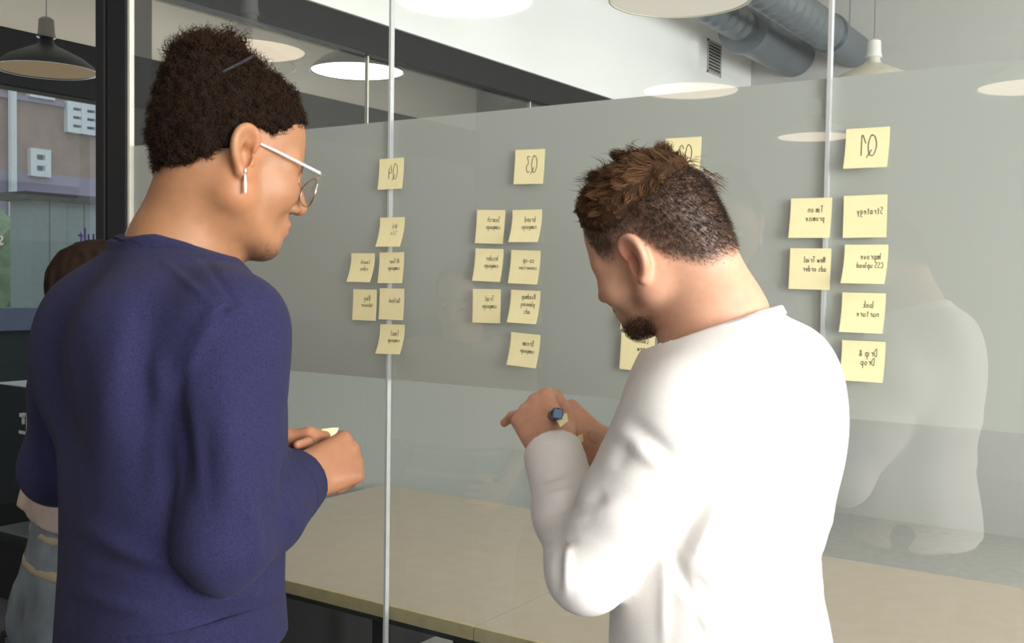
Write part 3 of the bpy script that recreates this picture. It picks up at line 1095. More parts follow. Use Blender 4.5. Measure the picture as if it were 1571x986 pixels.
def crease(V, Nn, folds):
    """cloth folds: (a, b, width, amp) ridges (amp>0) or valleys along segments on the side turned towards the room"""
    d_all = np.zeros(len(V))

    def flat(p):
        q = np.asarray(p) - CO
        z = q @ FW
        return np.stack([(q @ RT) / z, (q @ UP) / z], -1), z
    uv, zv = flat(V)
    facing = np.clip(-(Nn @ FW) + 0.25, 0, 1)
    for a, b, w, amp in folds:
        (ua, za), (ub, zb) = flat(a), flat(b)
        ab = ub - ua
        t = np.clip((uv - ua) @ ab / (ab @ ab), 0, 1)
        d = np.linalg.norm(uv - ua - t[:, None] * ab, axis=1) * zv
        m = np.exp(-(d / w) ** 2) * np.sin(np.pi * np.clip(t * 0.9 + 0.05, 0, 1)) ** 0.7
        m *= facing * (np.abs(zv - za - (zb - za) * t) < 0.16)
        d_all += amp * m
    return V + Nn * d_all[:, None]


def strands(roots, dirs, lens, seg, width, curl=0.0, turns=2.0, bend=None, taper=True, seed=0):
    """many thin tapering three-sided hairs as one mesh; dirs unit (N,3); bend (N,3) is added progressively"""
    r_ = np.random.default_rng(seed)
    N = len(roots)
    t = np.linspace(0, 1, seg)
    side = np.cross(dirs, r_.normal(size=(N, 3))); side /= np.linalg.norm(side, axis=1, keepdims=True)
    oth = np.cross(dirs, side)
    ph = r_.uniform(0, 6.28, N)
    P = roots[:, None] + dirs[:, None] * (lens[:, None] * t)[..., None]
    if bend is not None:
        P = P + bend[:, None] * (t ** 2)[None, :, None] * lens[:, None, None]
    if curl > 0:
        a = ph[:, None] + t * 2 * np.pi * turns
        rr = curl * np.minimum(1, t * 3)
        P = P + side[:, None] * (np.cos(a) * rr)[..., None] + oth[:, None] * (np.sin(a) * rr)[..., None]
    w = width * ((1 - 0.85 * t) if taper else np.ones(seg))
    ring = []
    for k in range(3):
        a = 2 * np.pi * k / 3
        ring.append(P + (side * math.cos(a) + oth * math.sin(a))[:, None] * w[None, :, None])
    V = np.stack(ring, 2).reshape(-1, 3)          # N, seg, 3, xyz
    base = (np.arange(N)[:, None] * seg + np.arange(seg - 1)) * 3
    q = []
    for k in range(3):
        k2 = (k + 1) % 3
        q.append(np.stack([base + k, base + k2, base + 3 + k2, base + 3 + k], -1).reshape(-1, 4))
    return V, np.concatenate(q)


M['skin'] = mat('skin', (0.5, 0.3, 0.2), 0.48, var=0.05, scale=60, attr='Col', sss=0.12, bump=0.12, bscale=700, spec=0.4)
M['hair_dark'] = mat('dark_curly_hair', (0.02, 0.012, 0.008), 0.8, attr='Col', var=0.1, spec=0.08)
M['navy'] = mat('navy_heather_knit', (0.022, 0.0215, 0.064), 0.95, var=0.25, scale=420, bump=0.5, bscale=900, sheen=0.03, spec=0.15)
M['navy_rib'] = mat('navy_rib_knit', (0.021, 0.0205, 0.060), 0.95, var=0.25, scale=420, bump=0.6, bscale=900, sheen=0.03, spec=0.15)
M['white_knit'] = mat('white_jersey', (0.82, 0.785, 0.75), 0.9, var=0.02, scale=300, bump=0.2, bscale=900, spec=0.2)
M['trouser_white'] = mat('white_trousers', (0.72, 0.71, 0.70), 0.8, bump=0.2)
M['trouser_dark'] = mat('dark_trousers', (0.03, 0.03, 0.036), 0.8, bump=0.2)
M['denim'] = mat('washed_denim', (0.13, 0.155, 0.18), 0.85, var=0.45, scale=9, bump=0.4, bscale=500)
M['denim_dark'] = mat('denim_seam', (0.33, 0.28, 0.20), 0.85, bump=0.3)
M['blush'] = mat('blush_knit', (0.50, 0.40, 0.36), 0.9, var=0.08, bump=0.3)
M['shoe'] = mat('shoe_leather', (0.05, 0.045, 0.04), 0.5)
M['sole'] = mat('white_sole', (0.6, 0.6, 0.58), 0.6)
M['eye'] = mat('eye_white', (0.75, 0.72, 0.70), 0.2)
M['iris'] = mat('dark_iris', (0.03, 0.02, 0.015), 0.1)
M['steel'] = mat('silver_wire', (0.75, 0.74, 0.70), 0.25, 1.0)
M['acetate'] = mat('pale_acetate', (0.72, 0.70, 0.66), 0.3)
M['lens'] = mat_glass('spectacle_lens', (0.97, 0.98, 0.98), 1.5)
M['pen_black'] = mat('pen_barrel', (0.02, 0.02, 0.024), 0.35)
M['pen_blue'] = mat('blue_pen_cap', (0.020, 0.090, 0.22), 0.35)
M['pearl'] = mat('pearl_earring', (0.70, 0.62, 0.50), 0.25, 0.3)


class Head:
    """face frame: f forward, l left, u up, origin midway between the ear canals"""

    def __init__(self, c, fwd_r, fwd_a, pitch, roll=0.0, s=1.0, fl=1.0, es=1.0):
        f0 = dirv(fwd_r, fwd_a); l = np.array([-f0[1], f0[0], 0.0]); u0 = AX_U
        p = R(pitch)
        f = f0 * math.cos(p) - u0 * math.sin(p); u = f0 * math.sin(p) + u0 * math.cos(p)
        r = R(roll)
        l, u = l * math.cos(r) + u * math.sin(r), -l * math.sin(r) + u * math.cos(r)
        self.A = np.stack([f, l, u], 1); self.c = np.asarray(c, float); self.s = s; self.fl = fl; self.es = es

    def P(self, f, l, u):
        return self.c + self.s * (self.A @ np.array([f, l, u if u > 0 else u * self.fl], float))

    def local(self, V):
        L = ((V - self.c) @ self.A) / self.s
        L[:, 2] = np.where(L[:, 2] > 0, L[:, 2], L[:, 2] / self.fl)
        return L

    def build(self, sd, neck=(), nose=1.0, jaw=1.0):
        P, s, A = self.P, self.s, self.A
        E = lambda c, r, k=0.02, op='u': sd.ell(P(*c), np.array(r) * s, A, k * s, op)
        C = lambda a, b, ra, rb, k=0.015: sd.cone(P(*a), P(*b), ra * s, rb * s, k * s)
        E((-.014, 0, .045), (.098, .074, .086))
        E((.040, 0, .046), (.052, .060, .060), .03)
        E((.040, 0, -.022), (.052, .057, .088), .03)
        for g in (-1, 1):
            C((.002, g * .052, -.048), (.074, g * .018, -.098), .020, .018, .03)
            C((-.004, g * .060, -.005), (.002, g * .053, -.05), .014, .018, .03)
            E((.062, g * .040, -.022), (.032, .025, .030), .025)
            C((.086, g * .010, .024), (.068, g * .048, .022), .0115, .010, .02)
        E((.080, 0, -.097), (.021, .022, .018), .02)
        E((.086, 0, -.062), (.018, .028, .024), .02)
        for g in (-1, 1):
            E((.101, g * .031, .002), (.016, .019, .013), .015, 'sub')
            E((.079, g * .031, .001), (.0135, .0150, .0130), .004)
        C((.094, 0, .016), (.118 * nose, 0, -.026), .0085, .0095, .014)
        E((.114 * nose, 0, -.030), (.012, .011, .0095), .008)
        for g in (-1, 1):
            E((.104, g * .0135, -.034), (.0105, .0065, .0075), .006)
            sd.ell(P(.108, g * .0065, -.0405), np.array((.005, .0028, .004)) * s, A, .003, 'sub')
        C((.101, -.012, -.060), (.101, .012, -.060), .0058, .0058, .006)
        C((.095, -.022, -.0635), (.103, -.003, -.0585), .0035, .0052, .006)
        C((.095, .022, -.0635), (.103, .003, -.0585), .0035, .0052, .006)
        C((.0995, -.011, -.0705), (.0995, .011, -.0705), .0066, .0066, .006)
        sd.ell(P(.110, 0, -.0650), np.array((.008, .022, .0016)) * s, A, .003, 'sub')
        for g in (-1, 1):
            self.ear(sd, g)
        for a, b, ra, rb in neck:
            sd.cone(a, b, ra, rb, 0.03)
        return sd

    def ear(self, sd, g):
        def Q(f, u, o):
            a = R(12)
            f, u, o = f * self.es, u * self.es, o * self.es
            f2, u2 = f * math.cos(a) - u * math.sin(a), f * math.sin(a) + u * math.cos(a)
            return self.P(f2 - .004, g * (.069 + o), u2 + .002)
        s = self.s
        rim = [(.006, .002, .006), (.012, .014, .010), (.011, .026, .013), (.003, .034, .016), (-.008, .035, .020), (-.018, .028, .023),
               (-.023, .015, .024), (-.022, .001, .022), (-.017, -.012, .018), (-.009, -.024, .012)]
        rr = [.0030, .0036, .0038, .0040, .0042, .0042, .0042, .0042, .0042, .0050]
        fine = smooth_path(rim, 3)
        sd.chain([Q(*p) for p in fine], [float(np.interp(i_, np.arange(len(rr)) * 3, rr)) * s * self.es for i_ in range(len(fine))], .003)
        sd.cone(Q(-.008, -.026, .011), Q(.001, -.028, .006), .0072 * s, .006 * s, .008)
        # back plate of the shell joins the rim to the skull
        for p in fine[5:27]:
            sd.cone(Q(-.002, p[1] * .55, -.004), Q(p[0] * .85, p[1] * .88, p[2] - .006), .006 * s, .0032 * s, .009)
        # antihelix and tragus
        sd.chain([Q(-.004, .026, .013), Q(-.012, .016, .016), Q(-.013, .003, .0155), Q(-.007, -.011, .013)], [.0028 * s, .0034 * s, .0036 * s, .0036 * s], .004)
        sd.cone(Q(.007, -.004, .006), Q(.006, -.012, .007), .0042 * s, .0040 * s, .004)
        sd.ell(Q(-.002, .001, .0145), np.array((.0095, .016, .0125)) * s * self.es, self.A, .005, 'sub')
        sd.ell(Q(.001, -.006, .006), np.array((.0055, .006, .012)) * s * self.es, self.A, .004, 'sub')

    def eyes(self, parent):
        for g in (-1, 1):
            k = MB()
            c = self.P(.0805, g * .031, .001)
            for rad, z0, nm, m in ((.0128, None, 'eye', 'eye'),):
                V, Fs = [], []
                n, mm = 16, 10
                for i in range(mm + 1):
                    th = math.pi * i / mm
                    for j in range(n):
                        ph = 2 * math.pi * j / n
                        q = np.array([math.cos(th), math.sin(th) * math.cos(ph), math.sin(th) * math.sin(ph)]) * rad * self.s
                        V.append(c + self.A @ q)
                for i in range(mm):
                    for j in range(n):
                        Fs.append((i * n + j, i * n + (j + 1) % n, (i + 1) * n + (j + 1) % n, (i + 1) * n + j))
                k.add(V, Fs)
            k.build('eye', M['eye'], parent, True)
            k = MB()
            aim = nrm(self.A @ np.array([.8, 0, -.45]))
            k.tube([c + aim * .0112 * self.s, c + aim * .0136 * self.s], [.0058, .0050], 14)
            k.build('iris', M['iris'], parent, True)


def hand_sdf(sd, wrist, fwd, thumb_dir, curls, thumb=((20, 10), (0.6, -0.5)), s=1.0, arm=None, spread=1.0, thumb_pts=None):
    """wrist point; fwd towards the knuckles; thumb_dir sideways towards the thumb; curls = 4 x (mcp, pip, dip) degrees"""
    x = nrm(fwd); y = nrm(np.asarray(thumb_dir) - x * (np.asarray(thumb_dir) @ x)); side = 1
    hand_sdf.flip = getattr(hand_sdf, 'flip', 1)
    z = np.cross(x, y) * hand_sdf.flip          # back of the hand
    T = lambda a, b, c: np.asarray(wrist) + s * (x * a + y * b + z * c)
    kn = [(.088, .030), (.092, .010), (.087, -.011), (.079, -.030)]
    ln = [(.044, .026, .022), (.049, .030, .023), (.045, .028, .022), (.035, .021, .019)]
    fr = [(.0098, .0088, .0078, .0068), (.0100, .0090, .0080, .0070), (.0096, .0086, .0076, .0066), (.0086, .0076, .0068, .0060)]
    for (kx, ky), r in zip(kn, fr):
        sd.cone(T(.004, ky * .55, -.002), T(kx, ky, 0), .0150 * s, .0112 * s, .016)
    sd.ell(T(.045, -.002, -.010), np.array((.042, .034, .013)) * s, np.stack([x, y, z], 1), .016)
    for i, ((kx, ky), L, r, cu) in enumerate(zip(kn, ln, fr, curls)):
        p = T(kx, ky, .0)
        ang = 0.0
        d_side = (ky * 2.2 * spread) * math.cos(R(min(cu[0], 90)))
        for j in range(3):
            ang += R(cu[j])
            d = nrm(x * math.cos(ang) - z * math.sin(ang) + y * d_side * (1 if j == 0 else .6))
            q = p + d * L[j] * s
            sd.cone(p, q, r[j] * s * (1.06 if j else 1.1), r[j + 1] * s, .0045)
            p = q
    if thumb_pts is None:
        (a1, a2), (ty, tz) = thumb
        b0 = T(.018, .022, -.010)
        d0 = nrm(x * .75 + y * ty + z * tz)
        b1 = b0 + d0 * .044 * s
        d1 = nrm(d0 + x * .35 - y * .15 * a1 / 20)
        b2 = b1 + d1 * .034 * s
        d2 = nrm(d1 + x * .2 - y * .1 * a2 / 10)
        b3 = b2 + d2 * .027 * s
        thumb_pts = [b0, b1, b2, b3]
    sd.chain(thumb_pts, [.0155 * s, .0125 * s, .0105 * s, .0082 * s], .008)
    if arm is not None:
        sd.cone(T(.0, 0, -.002), arm, .0265 * s, .031 * s, .02)
        sd.cone(T(.004, .012, -.002), T(.004, -.012, -.002), .019 * s, .019 * s, .016)
    return T


def skin_tone(V, base, seed=0, blotch=0.06):
    n = vnoise(V, 35, seed) * blotch + vnoise(V, 160, seed + 1) * blotch * 0.5
    c = np.asarray(base)[None] * (1 + n[:, None])
    return c


def shoes(person, ankles, toe, m='shoe'):
    side = nrm([-toe[1], toe[0], 0])
    for a in ankles:
        sd = Sdf()
        a = np.array([a[0], a[1], 0.0])
        A = np.stack([toe, side, AX_U], 1)
        sd.ell(a + toe * .01 + AX_U * .055, (.055, .040, .055), A, .02)
        sd.cone(a - toe * .03 + AX_U * .036, a + toe * .15 + AX_U * .034, .036, .032, .03)
        sd.half((0, 0, .014), (0, 0, 1))
        V, Q = sd.mesh(.006, 2)
        sh_ = mesh_np('shoe', V, Q, M[m], person, True)
        s2 = Sdf()
        s2.cone(a - toe * .03 + AX_U * .03, a + toe * .15 + AX_U * .03, .042, .038, .02)
        s2.half((0, 0, .016), (0, 0, -1)); s2.half((0, 0, .0), (0, 0, 1))
        V, Q = s2.mesh(.006, 1, lo=a + np.array([-.25, -.25, -.01]), hi=a + np.array([.25, .25, .03]))
        mesh_np('sole', V, Q, M['sole'], sh_, True)


# ================================================================== PERSON A: navy sweater, curly hair, glasses
def person_a():
    t = empty('person', (at(262, 600, 1.43)[0], at(262, 600, 1.43)[1], 0.0))
    root_off = np.array(t.location)
    tag(t, 'person in navy sweater with curly tied up hair and glasses, holding a note', 'person')
    fac = dirv(.75, .66); rgt = np.array([fac[1], -fac[0], 0.0])
    Z = 1.43
    st = [(385, 258, .060, .062), (415, 255, .105, .084), (445, 254, .145, .100), (490, 256, .176, .114), (560, 259, .184, .124),
          (680, 262, .180, .126), (800, 263, .172, .124), (900, 262, .168, .124), (960, 262, .174, .128), (1010, 262, .176, .130), (1090, 262, .176, .132)]
    stations = [(at(cx, y, Z), la, dp) for y, cx, la, dp in st]
    shR, elR, wrR = at(346, 505, 1.31), at(343, 832, 1.27), at(457, 735, 1.45)
    shL, elL, wrL = at(150, 490, 1.55), at(92, 715, 1.58), at(372, 715, 1.60)

    def torso(sd, o=0.0):
        sd.trunk(stations, rgt, .04)
        nb = at(266, 392, Z)
        for sh in (shR, shL):
            sd.cone(nb + (sh - nb) * .25 - AX_U * .012, sh - AX_U * .012, .052, .058, .05)
        sd.cone(shR, shR * .72 + elR * .28, .066, .0645, .03)
        sd.chain([shR * .72 + elR * .28, (shR * .45 + elR * .55), elR], [.0645, .062, .050], .008)
        sd.chain([elR, elR * .55 + wrR * .45, wrR + (wrR - elR) * .10], [.049, .049, .034], .010)
        sd.chain([shL, (shL * .5 + elL * .5), elL], [.064, .056, .047], .03)
        sd.chain([elL, elL * .5 + wrL * .5, wrL], [.047, .043, .033], .02)
        # shoulder blades and the hollow between
        for g in (-1, 1):
            sd.ell(at(250, 540, Z) - fac * .085 + rgt * g * .085, (.05, .06, .085), np.stack([fac, rgt, AX_U], 1), .06)
        return sd

    hem = at(262, 979, Z)
    hem_n = dirv(-.13, 0, .99)
    neck_n = dirv(.26, .05, .95)
    neck_c = at(272, 370, Z)
    sd = torso(Sdf()).off(.010)
    sd.half(hem, hem_n)
    sd.cut(neck_c, neck_n, .13)
    sd.cut(wrR, wrR - elR, .09)
    sd.cut(wrL, wrL - elL, .08)
    V, Q = sd.mesh(.0042, 3)
    Nn = normals(V, Q)
    V = V + Nn * (vnoise(V, 9, 3) * .003 + vnoise(V * np.array([1, 1, .45]), 24, 5) * .0022)[:, None]
    fl = lambda x0, y0, z0, x1, y1, z1, w, a: (at(x0, y0, z0), at(x1, y1, z1), w, a)
    V = crease(V, Nn, [(a_, b_, w_, m_ * 1.25) for a_, b_, w_, m_ in [
        fl(262, 560, 1.33, 268, 780, 1.33, .016, -.014), fl(240, 540, 1.33, 262, 640, 1.33, .018, .008), fl(330, 478, 1.28, 268, 590, 1.33, .010, .006),
        fl(345, 480, 1.27, 385, 470, 1.25, .007, .004), fl(268, 620, 1.3, 300, 800, 1.3, .012, -.004),
        fl(195, 470, 1.32, 160, 700, 1.32, .022, .006), fl(225, 480, 1.32, 215, 760, 1.32, .018, -.006), fl(120, 520, 1.4, 110, 700, 1.4, .018, -.005),
        fl(120, 800, 1.32, 250, 880, 1.32, .014, .006), fl(140, 850, 1.32, 300, 900, 1.3, .012, -.006), fl(100, 900, 1.34, 230, 940, 1.32, .012, .005),
        fl(300, 920, 1.3, 430, 905, 1.32, .010, .007), fl(290, 950, 1.3, 430, 950, 1.32, .010, -.005),
        fl(400, 770, 1.3, 440, 830, 1.28, .012, -.007), fl(420, 745, 1.33, 455, 800, 1.3, .009, .006), fl(385, 760, 1.27, 400, 860, 1.24, .010, .006),
        fl(430, 740, 1.35, 478, 770, 1.36, .007, -.004), fl(350, 620, 1.25, 355, 780, 1.24, .018, .004), fl(310, 640, 1.26, 320, 800, 1.25, .014, -.004),
        fl(300, 520, 1.28, 345, 478, 1.27, .010, .003), fl(296, 372, 1.36, 335, 428, 1.31, .0045, -.0022), fl(330, 420, 1.31, 362, 468, 1.27, .0045, -.0022),
        fl(425, 485, 1.25, 385, 469, 1.25, .0045, -.002), fl(390, 469, 1.25, 350, 470, 1.27, .0045, -.002), fl(358, 466, 1.27, 315, 500, 1.28, .005, -.0025), fl(320, 494, 1.28, 285, 550, 1.3, .006, -.003), fl(290, 540, 1.3, 264, 620, 1.32, .008, -.004), fl(250, 400, 1.35, 330, 470, 1.28, .005, .0025)]])
    sw = mesh_np('sweater', V, Q, M['navy'], t, True)
    # ribbed bands: collar, cuff, hem
    for nm, c, n, a, b, rad, o in (('collar', neck_c, neck_n, -.020, -.002, .12, .0125), ('cuff', wrR, nrm(wrR - elR), -.045, -.001, .075, .0118),
                                   ('hem_band', hem, hem_n, .001, .060, .40, .0125)):
        s2 = torso(Sdf()).off(o)
        s2.band(c, n, a, b, rad)
        r = rad + .01
        V, Q = s2.mesh(.0034, 5, lo=c - np.array([r, r, min(r, .16)]), hi=c + np.array([r, r, min(r, .16)]))
        mesh_np(nm, V, Q, M['navy_rib'], sw, True)

    # skin: head, neck, hands, one body mesh
    hd = Head(at(352, 248, 1.42), .82, .57, 16, 0, .985)
    base = (0.335, 0.160, 0.078)
    parts = []
    sk = Sdf()
    nb = at(276, 392, Z)
    neck = [(hd.P(-.020, 0, -.035), nb, .055, .060), (hd.P(-.052, 0, -.010), at(256, 370, Z), .034, .044), (hd.P(.012, 0, -.080), nb + fac * .035, .034, .045),
            (nb, nb - AX_U * .08 - fac * .01, .068, .11)]
    hd.build(sk, neck)
    V, Q = sk.mesh(.0021, 2)
    L = hd.local(V)
    C = skin_tone(V, base, 2)
    lip = np.exp(-(((L[:, 2] + .0655) / .0095) ** 2)) * (L[:, 0] > .088) * (np.abs(L[:, 1]) < .026)
    C = C * (1 - lip[:, None] * .75) + np.array((.42, .16, .12)) * lip[:, None] * .75
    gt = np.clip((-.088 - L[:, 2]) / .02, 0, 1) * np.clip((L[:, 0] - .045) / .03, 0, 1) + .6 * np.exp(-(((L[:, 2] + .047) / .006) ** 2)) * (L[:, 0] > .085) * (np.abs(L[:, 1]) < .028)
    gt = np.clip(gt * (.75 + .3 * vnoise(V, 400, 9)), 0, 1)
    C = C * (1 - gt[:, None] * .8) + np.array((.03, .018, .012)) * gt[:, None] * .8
    br = np.exp(-(((L[:, 2] - .024 + .12 * np.abs(np.abs(L[:, 1]) - .03)) / .0045) ** 2)) * (L[:, 0] > .06) * (np.abs(L[:, 1]) > .012) * (np.abs(L[:, 1]) < .052)
    C = C * (1 - br[:, None] * .8) + np.array((.02, .012, .008)) * br[:, None] * .8
    red = np.exp(-(((np.abs(L[:, 1]) - .08) / .012) ** 2)) * (np.abs(L[:, 0]) < .03) * .25
    C = C * (1 + red[:, None] * np.array((.5, .1, .0)))
    parts.append((V, Q, C))
    # right hand: closed, back of the hand to the room
    hs = Sdf()
    hand_sdf.flip = 1
    f = at(529, 704, 1.50) - wrR
    up = at(470, 640, 1.50) - at(478, 733, 1.46)
    hand_sdf(hs, wrR + nrm(f) * .006, f, up, [(78, 88, 50), (80, 92, 55), (82, 92, 55), (84, 90, 55)], s=.99, arm=wrR * .6 + elR * .4,
             thumb_pts=[at(474, 708, 1.475), at(492, 696, 1.505), at(508, 690, 1.530), at(522, 694, 1.545)])
    V, Q = hs.mesh(.0019, 2)
    parts.append((V, Q, skin_tone(V, np.array(base) * (1.12, 1.08, 1.15), 5, .09)))
    # left hand: palm turned to the body, thumb along the top holding the note
    hs = Sdf()
    hand_sdf.flip = -1
    f = at(452, 708, 1.58) - wrL
    th = [at(425, 702, 1.575), at(440, 671, 1.555), at(474, 666, 1.552), at(499, 669, 1.556)]
    hand_sdf(hs, wrL + nrm(f) * .01, f, AX_U, [(35, 45, 25), (55, 60, 35), (60, 70, 40), (65, 70, 40)], s=.98, arm=wrL * .6 + elL * .4, thumb_pts=th)
    V, Q = hs.mesh(.0019, 2)
    parts.append((V, Q, skin_tone(V, np.array(base) * (1.45, 1.35, 1.5), 6, .09)))
    # trunk and limbs under the clothes, continuous
    hips = [at(262, 1040, Z) + rgt * g * .09 for g in (1, -1)]
    ank = [np.array([h[0], h[1], .09]) + rgt * g * .03 for h, g in zip(hips, (1, -1))]
    knee = [(h + a) * .5 + fac * .015 for h, a in zip(hips, ank)]
    un = torso(Sdf())
    for h, k_, a in zip(hips, knee, ank):
        un.chain([h, k_, a], [.082, .056, .040], .03)
    un.off(-.012)
    V, Q = un.mesh(.010, 1)
    parts.append((V, Q, skin_tone(V, base, 3)))
    V, Q, C = join(parts)
    mesh_np('body', V, Q, M['skin'], t, True, C)
    hd.eyes(t)
    tr = Sdf()
    tr.trunk([(at(262, 940, Z), .168, .122), (at(262, 1010, Z), .172, .126), (at(262, 1090, Z), .172, .128)], rgt, .03)
    for h, k_, a in zip(hips, knee, ank):
        tr.chain([h, k_, a], [.098, .072, .060], .03)
    tr.half((0, 0, .045), (0, 0, 1))
    V, Q = tr.mesh(.008, 3)
    V = V + normals(V, Q) * (vnoise(V, 14, 8) * .004)[:, None]
    mesh_np('trousers', V, Q, M['trouser_white'], t, True)
    shoes(t, ank, fac)

    # hair: tight curls, gathered by a band into a tuft
    P = hd.P
    hs = Sdf()
    s = hd.s
    hs.ell(P(-.016, 0, .048), np.array((.103, .081, .091)) * s, hd.A, .02)
    hs.ell(P(-.038, 0, .002), np.array((.066, .069, .068)) * s, hd.A, .03)
    hs.cone(P(-.046, 0, .104), P(-.068, 0, .118), .036, .029, .03)
    hs.ell(P(-.078, 0, .094), np.array((.034, .046, .044)) * s, hd.A, .03)
    hs.ell(P(.026, 0, .080), np.array((.048, .058, .048)) * s, hd.A, .03)
    for px, py, tx, ty in ((308, 92, 303, 66), (317, 88, 317, 56), (352, 92, 352, 58), (362, 98, 367, 70), (294, 100, 285, 76), (372, 108, 379, 92), (280, 112, 266, 98), (262, 140, 247, 128), (256, 165, 238, 168)):
        hs.cone(at(px, py + 12, 1.42), at(tx, ty, 1.42 + .01 * ((px % 3) - 1)), .0135, .0045, .006)
    # keep off the face, the ears and the nape
    keep = lambda f, u, nf, nu: hs.half(P(f, 0, u), hd.A @ np.array([nf, 0, nu]))
    keep(.062, .075, -.62, .80)
    keep(-.085, -.054, -.55, .83)
    for g in (-1, 1):
        hs.ell(P(.004, g * .085, .004), np.array((.026, .030, .042)) * s, hd.A, .004, 'sub')
        hs.ell(P(.085, g * .070, .020), np.array((.055, .040, .050)) * s, hd.A, .012, 'sub')
    hs.disp(lambda p: (vnoise(p, 95, 11) * .0045 + vnoise(p, 190, 12) * .003))
    V, Q = hs.mesh(.0026, 1)
    stray = hd.local(V)[:, 0] < -.124
    Q = Q[~stray[Q].any(1)]
    Nn = normals(V, Q)
    # inside the skull volume is hidden; seed curls on the outside only
    Lc = hd.local(V)
    outer = (Lc[:, 0] > -.122) & (((Lc[:, 0] + .014) / .100) ** 2 + (Lc[:, 1] / .076) ** 2 + ((Lc[:, 2] - .045) / .088) ** 2 > 1.02)
    cand = np.where(outer & ((Nn @ nrm(V.mean(0) - hd.c) > -2)))[0]
    hc = np.array((.010, .006, .0045)) * (1 + .5 * vnoise(V, 60, 4))[:, None]
    parts = [(V, Q, hc)]
    r_ = np.random.default_rng(3)
    cand = cand[~((np.abs(Lc[cand, 1]) > .066) & (np.abs(Lc[cand, 0]) < .036) & (Lc[cand, 2] < .036))]
    pick = r_.choice(cand, 8500)
    tuft = Lc[pick, 2] - .25 * Lc[pick, 0] > .135
    ln = np.where(tuft, r_.uniform(.012, .026, len(pick)), r_.uniform(.006, .013, len(pick)))
    dr = Nn[pick] + r_.normal(size=(len(pick), 3)) * .45 + np.where(tuft[:, None], (hd.A @ np.array([-.2, 0, .7]))[None], 0)
    dr /= np.linalg.norm(dr, axis=1, keepdims=True)
    Vs, Qs = strands(V[pick] - Nn[pick] * .003, dr, ln, 12, .0009, curl=.0030, turns=1.5, seed=5)
    tipc = np.repeat(np.linspace(0, 1, 12), 3)[None].repeat(len(pick), 0).ravel()
    cs = np.array((.011, .0065, .0045)) * (1 - tipc)[:, None] + np.array((.036, .018, .010)) * tipc[:, None]
    cs = cs * np.repeat(r_.uniform(.5, 1.5, len(pick)), 36)[:, None]
    parts.append((Vs, Qs, cs))
    # upright locks of the tuft
    lk = []
    for px, py, l in ((305, 78, .020), (318, 70, .022), (352, 72, .022), (364, 84, .018), (290, 90, .018), (374, 100, .015)):
        c0 = at(px, py, 1.42)
        n = 46
        rt_ = c0 + r_.normal(size=(n, 3)) * .0085
        d_ = nrm(c0 - at(335, 160, 1.42))
        dd = d_ + r_.normal(size=(n, 3)) * .22; dd /= np.linalg.norm(dd, axis=1, keepdims=True)
        Vs, Qs = strands(rt_, dd, r_.uniform(.55, 1.0, n) * l, 10, .0014, curl=.0035, turns=2.2, seed=int(px))
        tc_ = np.repeat(np.linspace(0, 1, 10), 3)[None].repeat(n, 0).ravel()
        parts.append((Vs, Qs, np.array((.012, .007, .005)) * (1 - tc_)[:, None] + np.array((.045, .023, .013)) * tc_[:, None]))
    V, Q, C = join(parts)
    mesh_np('hair', V, Q, M['hair_dark'], t, True, C)
    # hair band, a thin dark cord round the tuft
    k = MB()
    pc = P(-.052, 0, .108); ax = nrm(hd.A @ np.array([-.74, 0, .67])); e1 = hd.A[:, 1]; e2 = np.cross(ax, e1)
    k.tube([pc + (e1 * math.cos(a) + e2 * math.sin(a)) * (.0575 + .002 * math.sin(3 * a)) for a in np.linspace(0, 2 * math.pi, 40)], .0022, 8, caps=False)
    k.build('hair_band', M['pen_black'], t, True)

    # glasses, resting on nose and ears
    gl = empty('glasses', tuple(P(.108, 0, .004)))
    tag(gl, 'thin silver framed glasses with pale arms worn by the curly haired person', 'glasses')
    o = np.array(gl.location)
    LP = lambda f, l, u: P(f, l, u) - o
    for g in (-1, 1):
        k = MB()
        k.tube([LP(-.016, g * .0700, .004), LP(-.004, g * .0725, .024), LP(.034, g * .0765, .021), LP(.105, g * .070, .016)], [.0015, .0017, .0018, .0021], 8)
        k.build('temple_arm', M['acetate'], gl, True)
        k = MB()
        ring = []
        for a in np.linspace(0, 2 * math.pi, 33):
            ring.append((.113 - .0035 * math.cos(a) ** 2 * 1.0 - .012 * math.sin(a) * .0, g * (.036 + .027 * math.cos(a)), -.008 + .0215 * math.sin(a)))
        k.tube([LP(*p) for p in ring], .0013, 6, caps=False)
        rim_ = k.build('rim', M['steel'], gl, True)
        k = MB()
        Vv = [LP(.113, g * .036, -.008)] + [LP(p[0], p[1], p[2]) for p in ring[:-1]]
        Vb = [v - hd.A[:, 0] * .0015 for v in Vv]
        n = len(Vv)
        k.add(Vv + Vb, [(0, i, i % (n - 1) + 1) for i in range(1, n)] + [(n, n + i % (n - 1) + 1, n + i) for i in range(1, n)]
              + [(i, n + i, n + i % (n - 1) + 1, i % (n - 1) + 1) for i in range(1, n)])
        k.build('lens', M['lens'], rim_)
        k = MB()
        k.tube([LP(.110, g * .062, .011), LP(.106, g * .070, .0155)], .0024, 8)
        k.build('hinge', M['steel'], gl, True)
    k = MB()
    k.tube([LP(.112, -.010, -.001), LP(.117, 0, .003), LP(.112, .010, -.001)], .0013, 8)
    k.build('bridge', M['steel'], gl, True)
    # earring on the near (right) ear
    er = empty('earring', tuple(at(376, 262, 1.345)))
    tag(er, 'pale bar drop earring hanging from the curly haired person\'s ear', 'earring')
    eo = np.array(er.location)
    k = MB(); k.lathe((0, 0, 0), [(0, .0035), (.0022, .003), (.003, 0), (.0022, -.003), (0, -.0035)], 12); k.build('stud', M['steel'], er, True)
